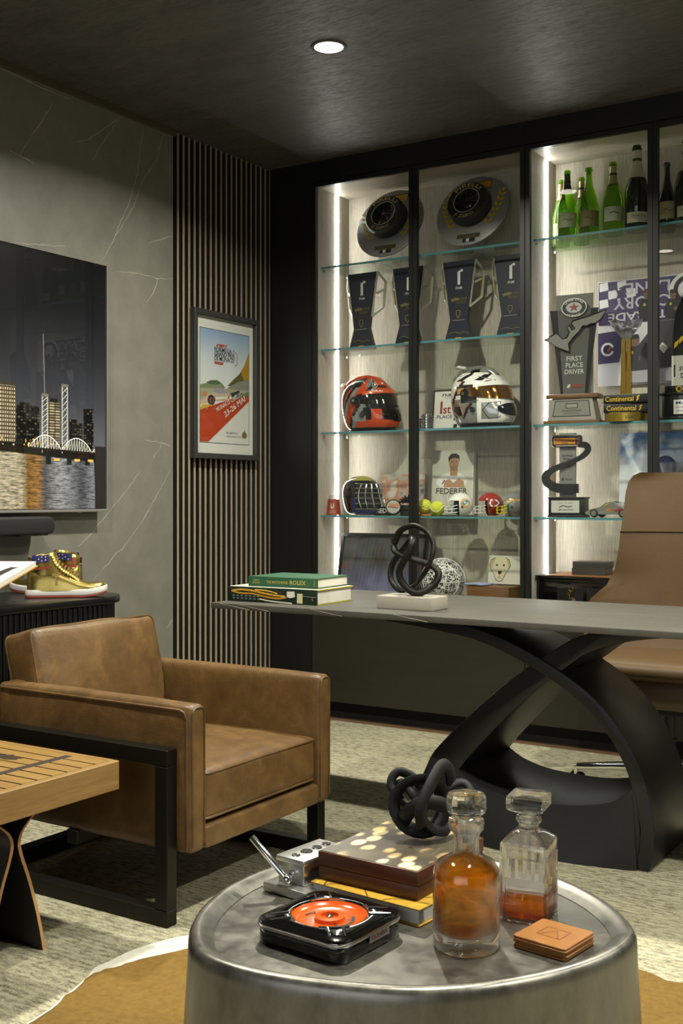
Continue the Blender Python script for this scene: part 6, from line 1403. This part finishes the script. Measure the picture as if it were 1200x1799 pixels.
cv = thing('sky_canvas', 'large print of a cloudy blue sky above a dark blue helmet', 'picture', (-1.46, 4.965, S4), 0); Mp = T(0, 0, .002, rx=-4)
def m_clouds():
    t = NT('cloud_print'); v = t.coord(); a = t.noise(v, 7, 4, .5, .3); sp = t.n('ShaderNodeSeparateXYZ'); t.l(v, sp.inputs[0]); mr = t.n('ShaderNodeMapRange'); mr.inputs[1].default_value = 0; mr.inputs[2].default_value = .37; t.l(sp.outputs[2], mr.inputs[0])
    m = t.mix(t.ramp(mr.outputs[0], [(0, 0.0), (.55, .25), (.8, 1.0)]), (1, 1, 1, 1), t.ramp(a, [(.42, 0.0), (.6, 1.0)])); t.bsdf(t.mix(m, lin('#5f7fb4'), lin('#d9dbde')), .35); return t.m
MB(m_clouds()).box(-.25, .25, 0, .012, 0, .375, M=Mp).build('print_panel', cv, smooth=0)
art(cv, 'helmet_print', [('p', circ(-.045, .215, .052, .055, 30), '#23254a'), ('p', circ(-.05, .225, .04, .036, 24), '#3a3f78'), ('l', [(-.09, .21), (-.05, .235), (0, .215)], .008, '#15162c'), ('p', [(-.14, .02), (.06, .02), (.05, .16), (-.12, .16)], '#2a2c4e')], Mp)
MB(STEEL).cyl((-.235, -.001, .355), (-.235, -.006, .355), .004, n=10, M=Mp).build('corner_screw', cv)
cb = thing('crystal_bowl', 'cut crystal bowl partly hidden by the office chair', 'bowl', (-1.40, 4.86, S4), 0)
MB(GLASS_CRYSTAL).lathe([(.0005, 0), (.045, 0), (.045, .012), (.018, .022), (.016, .09), (.03, .11), (.07, .16), (.095, .235), (.09, .236), (.062, .165), (.0005, .12)], 14).build('bowl', cb, smooth=10)

car = thing('model_car', 'silver model race car with orange number, beside the tan chair', 'car', (-1.690, 4.825, S4), -4)
SVC = mat('#a8a69e', .15, .7, coat=.5, name='car_silver')
prof = [(-.105, .014), (-.108, .026), (-.095, .034), (-.060, .042), (-.040, .048), (-.015, .066), (.015, .071), (.045, .066), (.075, .050), (.100, .048), (.106, .036), (.104, .014)]
MB(SVC).loft([[(x, y, z*k + (1-k)*.014) for x, z in prof] for y, k in ((-.044, .72), (-.040, .95), (-.030, 1.0), (.030, 1.0), (.040, .95), (.044, .72))]).build('body', car, smooth=45)
g = MB(mat('#15171a', .05, coat=1, name='car_glass')); 
for s in (-1, 1): g.add([(x, s*y, z) for x, y, z in ((-.034, .0412, .048), (-.012, .037, .064), (.018, .037, .068), (.045, .038, .062), (.055, .0412, .048))], [(0, 1, 2, 3, 4)])
g.add([(-.040, -.03, .0495), (-.040, .03, .0495), (-.016, .028, .0668), (-.016, -.028, .0668)], [(0, 1, 2, 3)]); g.build('windows', car, smooth=0)
for x in (-.066, .066):
    for s in (-1, 1):
        wh = MB(BLACK).cyl((x, s*.034, .019), (x, s*.046, .019), .019, n=22).build('wheel', car, bevel=.002)
        MB(CHROME).lathe([(.0005, .0005), (.012, .0005), (.013, .002), (.013, 0)], 12, M=T(x, s*.0462, .019, rx=-90*s)).build('rim', wh)
art(car, 'livery', [('t', '45', .004, .028, .020, '#c8741c', {'w': .024, 'bold': .02}), ('p', [(.02, .030), (.05, .040), (.075, .040), (.045, .026)], '#8c2f22'), ('p', [(-.02, .052), (.0, .062), (.006, .062), (-.012, .052)], '#b9a81c')], T(0, -.0445, 0))
art(car, 'roof_print', [('p', rect(-.016, -.026, .040, .026), '#b06a2a')], T(0, 0, .0706, rx=-90))

# ------------------------------------------------------------------ bottom of the right cabinet
chs = thing('lacquer_chest', 'black lacquered chest with brass fittings behind the desk', 'chest', (-1.745, 4.865, SB + .0003), 0)
MB(BLACK_GLOSS).box(-.27, .27, -.11, .14, 0, .135).build('body', chs, bevel=.002)
MB(BLACK_GLOSS).box(-.275, .275, -.115, .145, .137, .160).build('lid', chs, bevel=.003)
MB(mat('#8a5a34', .4, name='lid_wood_strip')).box(-.22, .27, -.113, .143, .1603, .1635).build('lid_inlay', chs, smooth=0)
for x in (-.17, -.03): MB(BLACK).box(x, x + .12, -.1125, -.11, .03, .11).build('front_panel', chs, bevel=.0008, seg=1)
MB(GOLD).box(-.032, -.029, -.1135, -.11, .03, .11).build('brass_strip', chs, smooth=0)
g = MB(GOLD); g.tube([(-.105 + .010*math.cos(R(30*i)), -.116, .105 + .010*math.sin(R(30*i))) for i in range(12)], .0022, 6, True); g.build('key_ring', chs)
g = MB(GOLD); g.tube([(-.112 + .006*math.cos(R(30*i)), -.117, .085 + .006*math.sin(R(30*i))) for i in range(12)], .0018, 6, True).tube([(-.112, -.117, .079), (-.113, -.117, .060)], .0018, 6); g.build('key', chs)
g = MB(CHROME); g.lathe([(.0005, 0), (.016, 0), (.018, .003), (.018, .007), (.0005, .008)], 24, M=T(-.10, -.11, .05, rx=90)); g.build('lock_plate', chs)
for k, (h, dx) in enumerate(((.030, 0), (.028, .004))):
    o = MB(mat('#3a3937', .3, name='dark_card_box')).box(-.075, .078, -.05, .055, 0, h).build('flat_box', bevel=.001, seg=1); o.location = (-1.80 + dx, 4.87, SB + .1642 + k*.0303)
    tag(o, ('lower' if k == 0 else 'upper') + ' of two flat charcoal boxes stacked on the black chest', 'box', 'flat charcoal boxes')
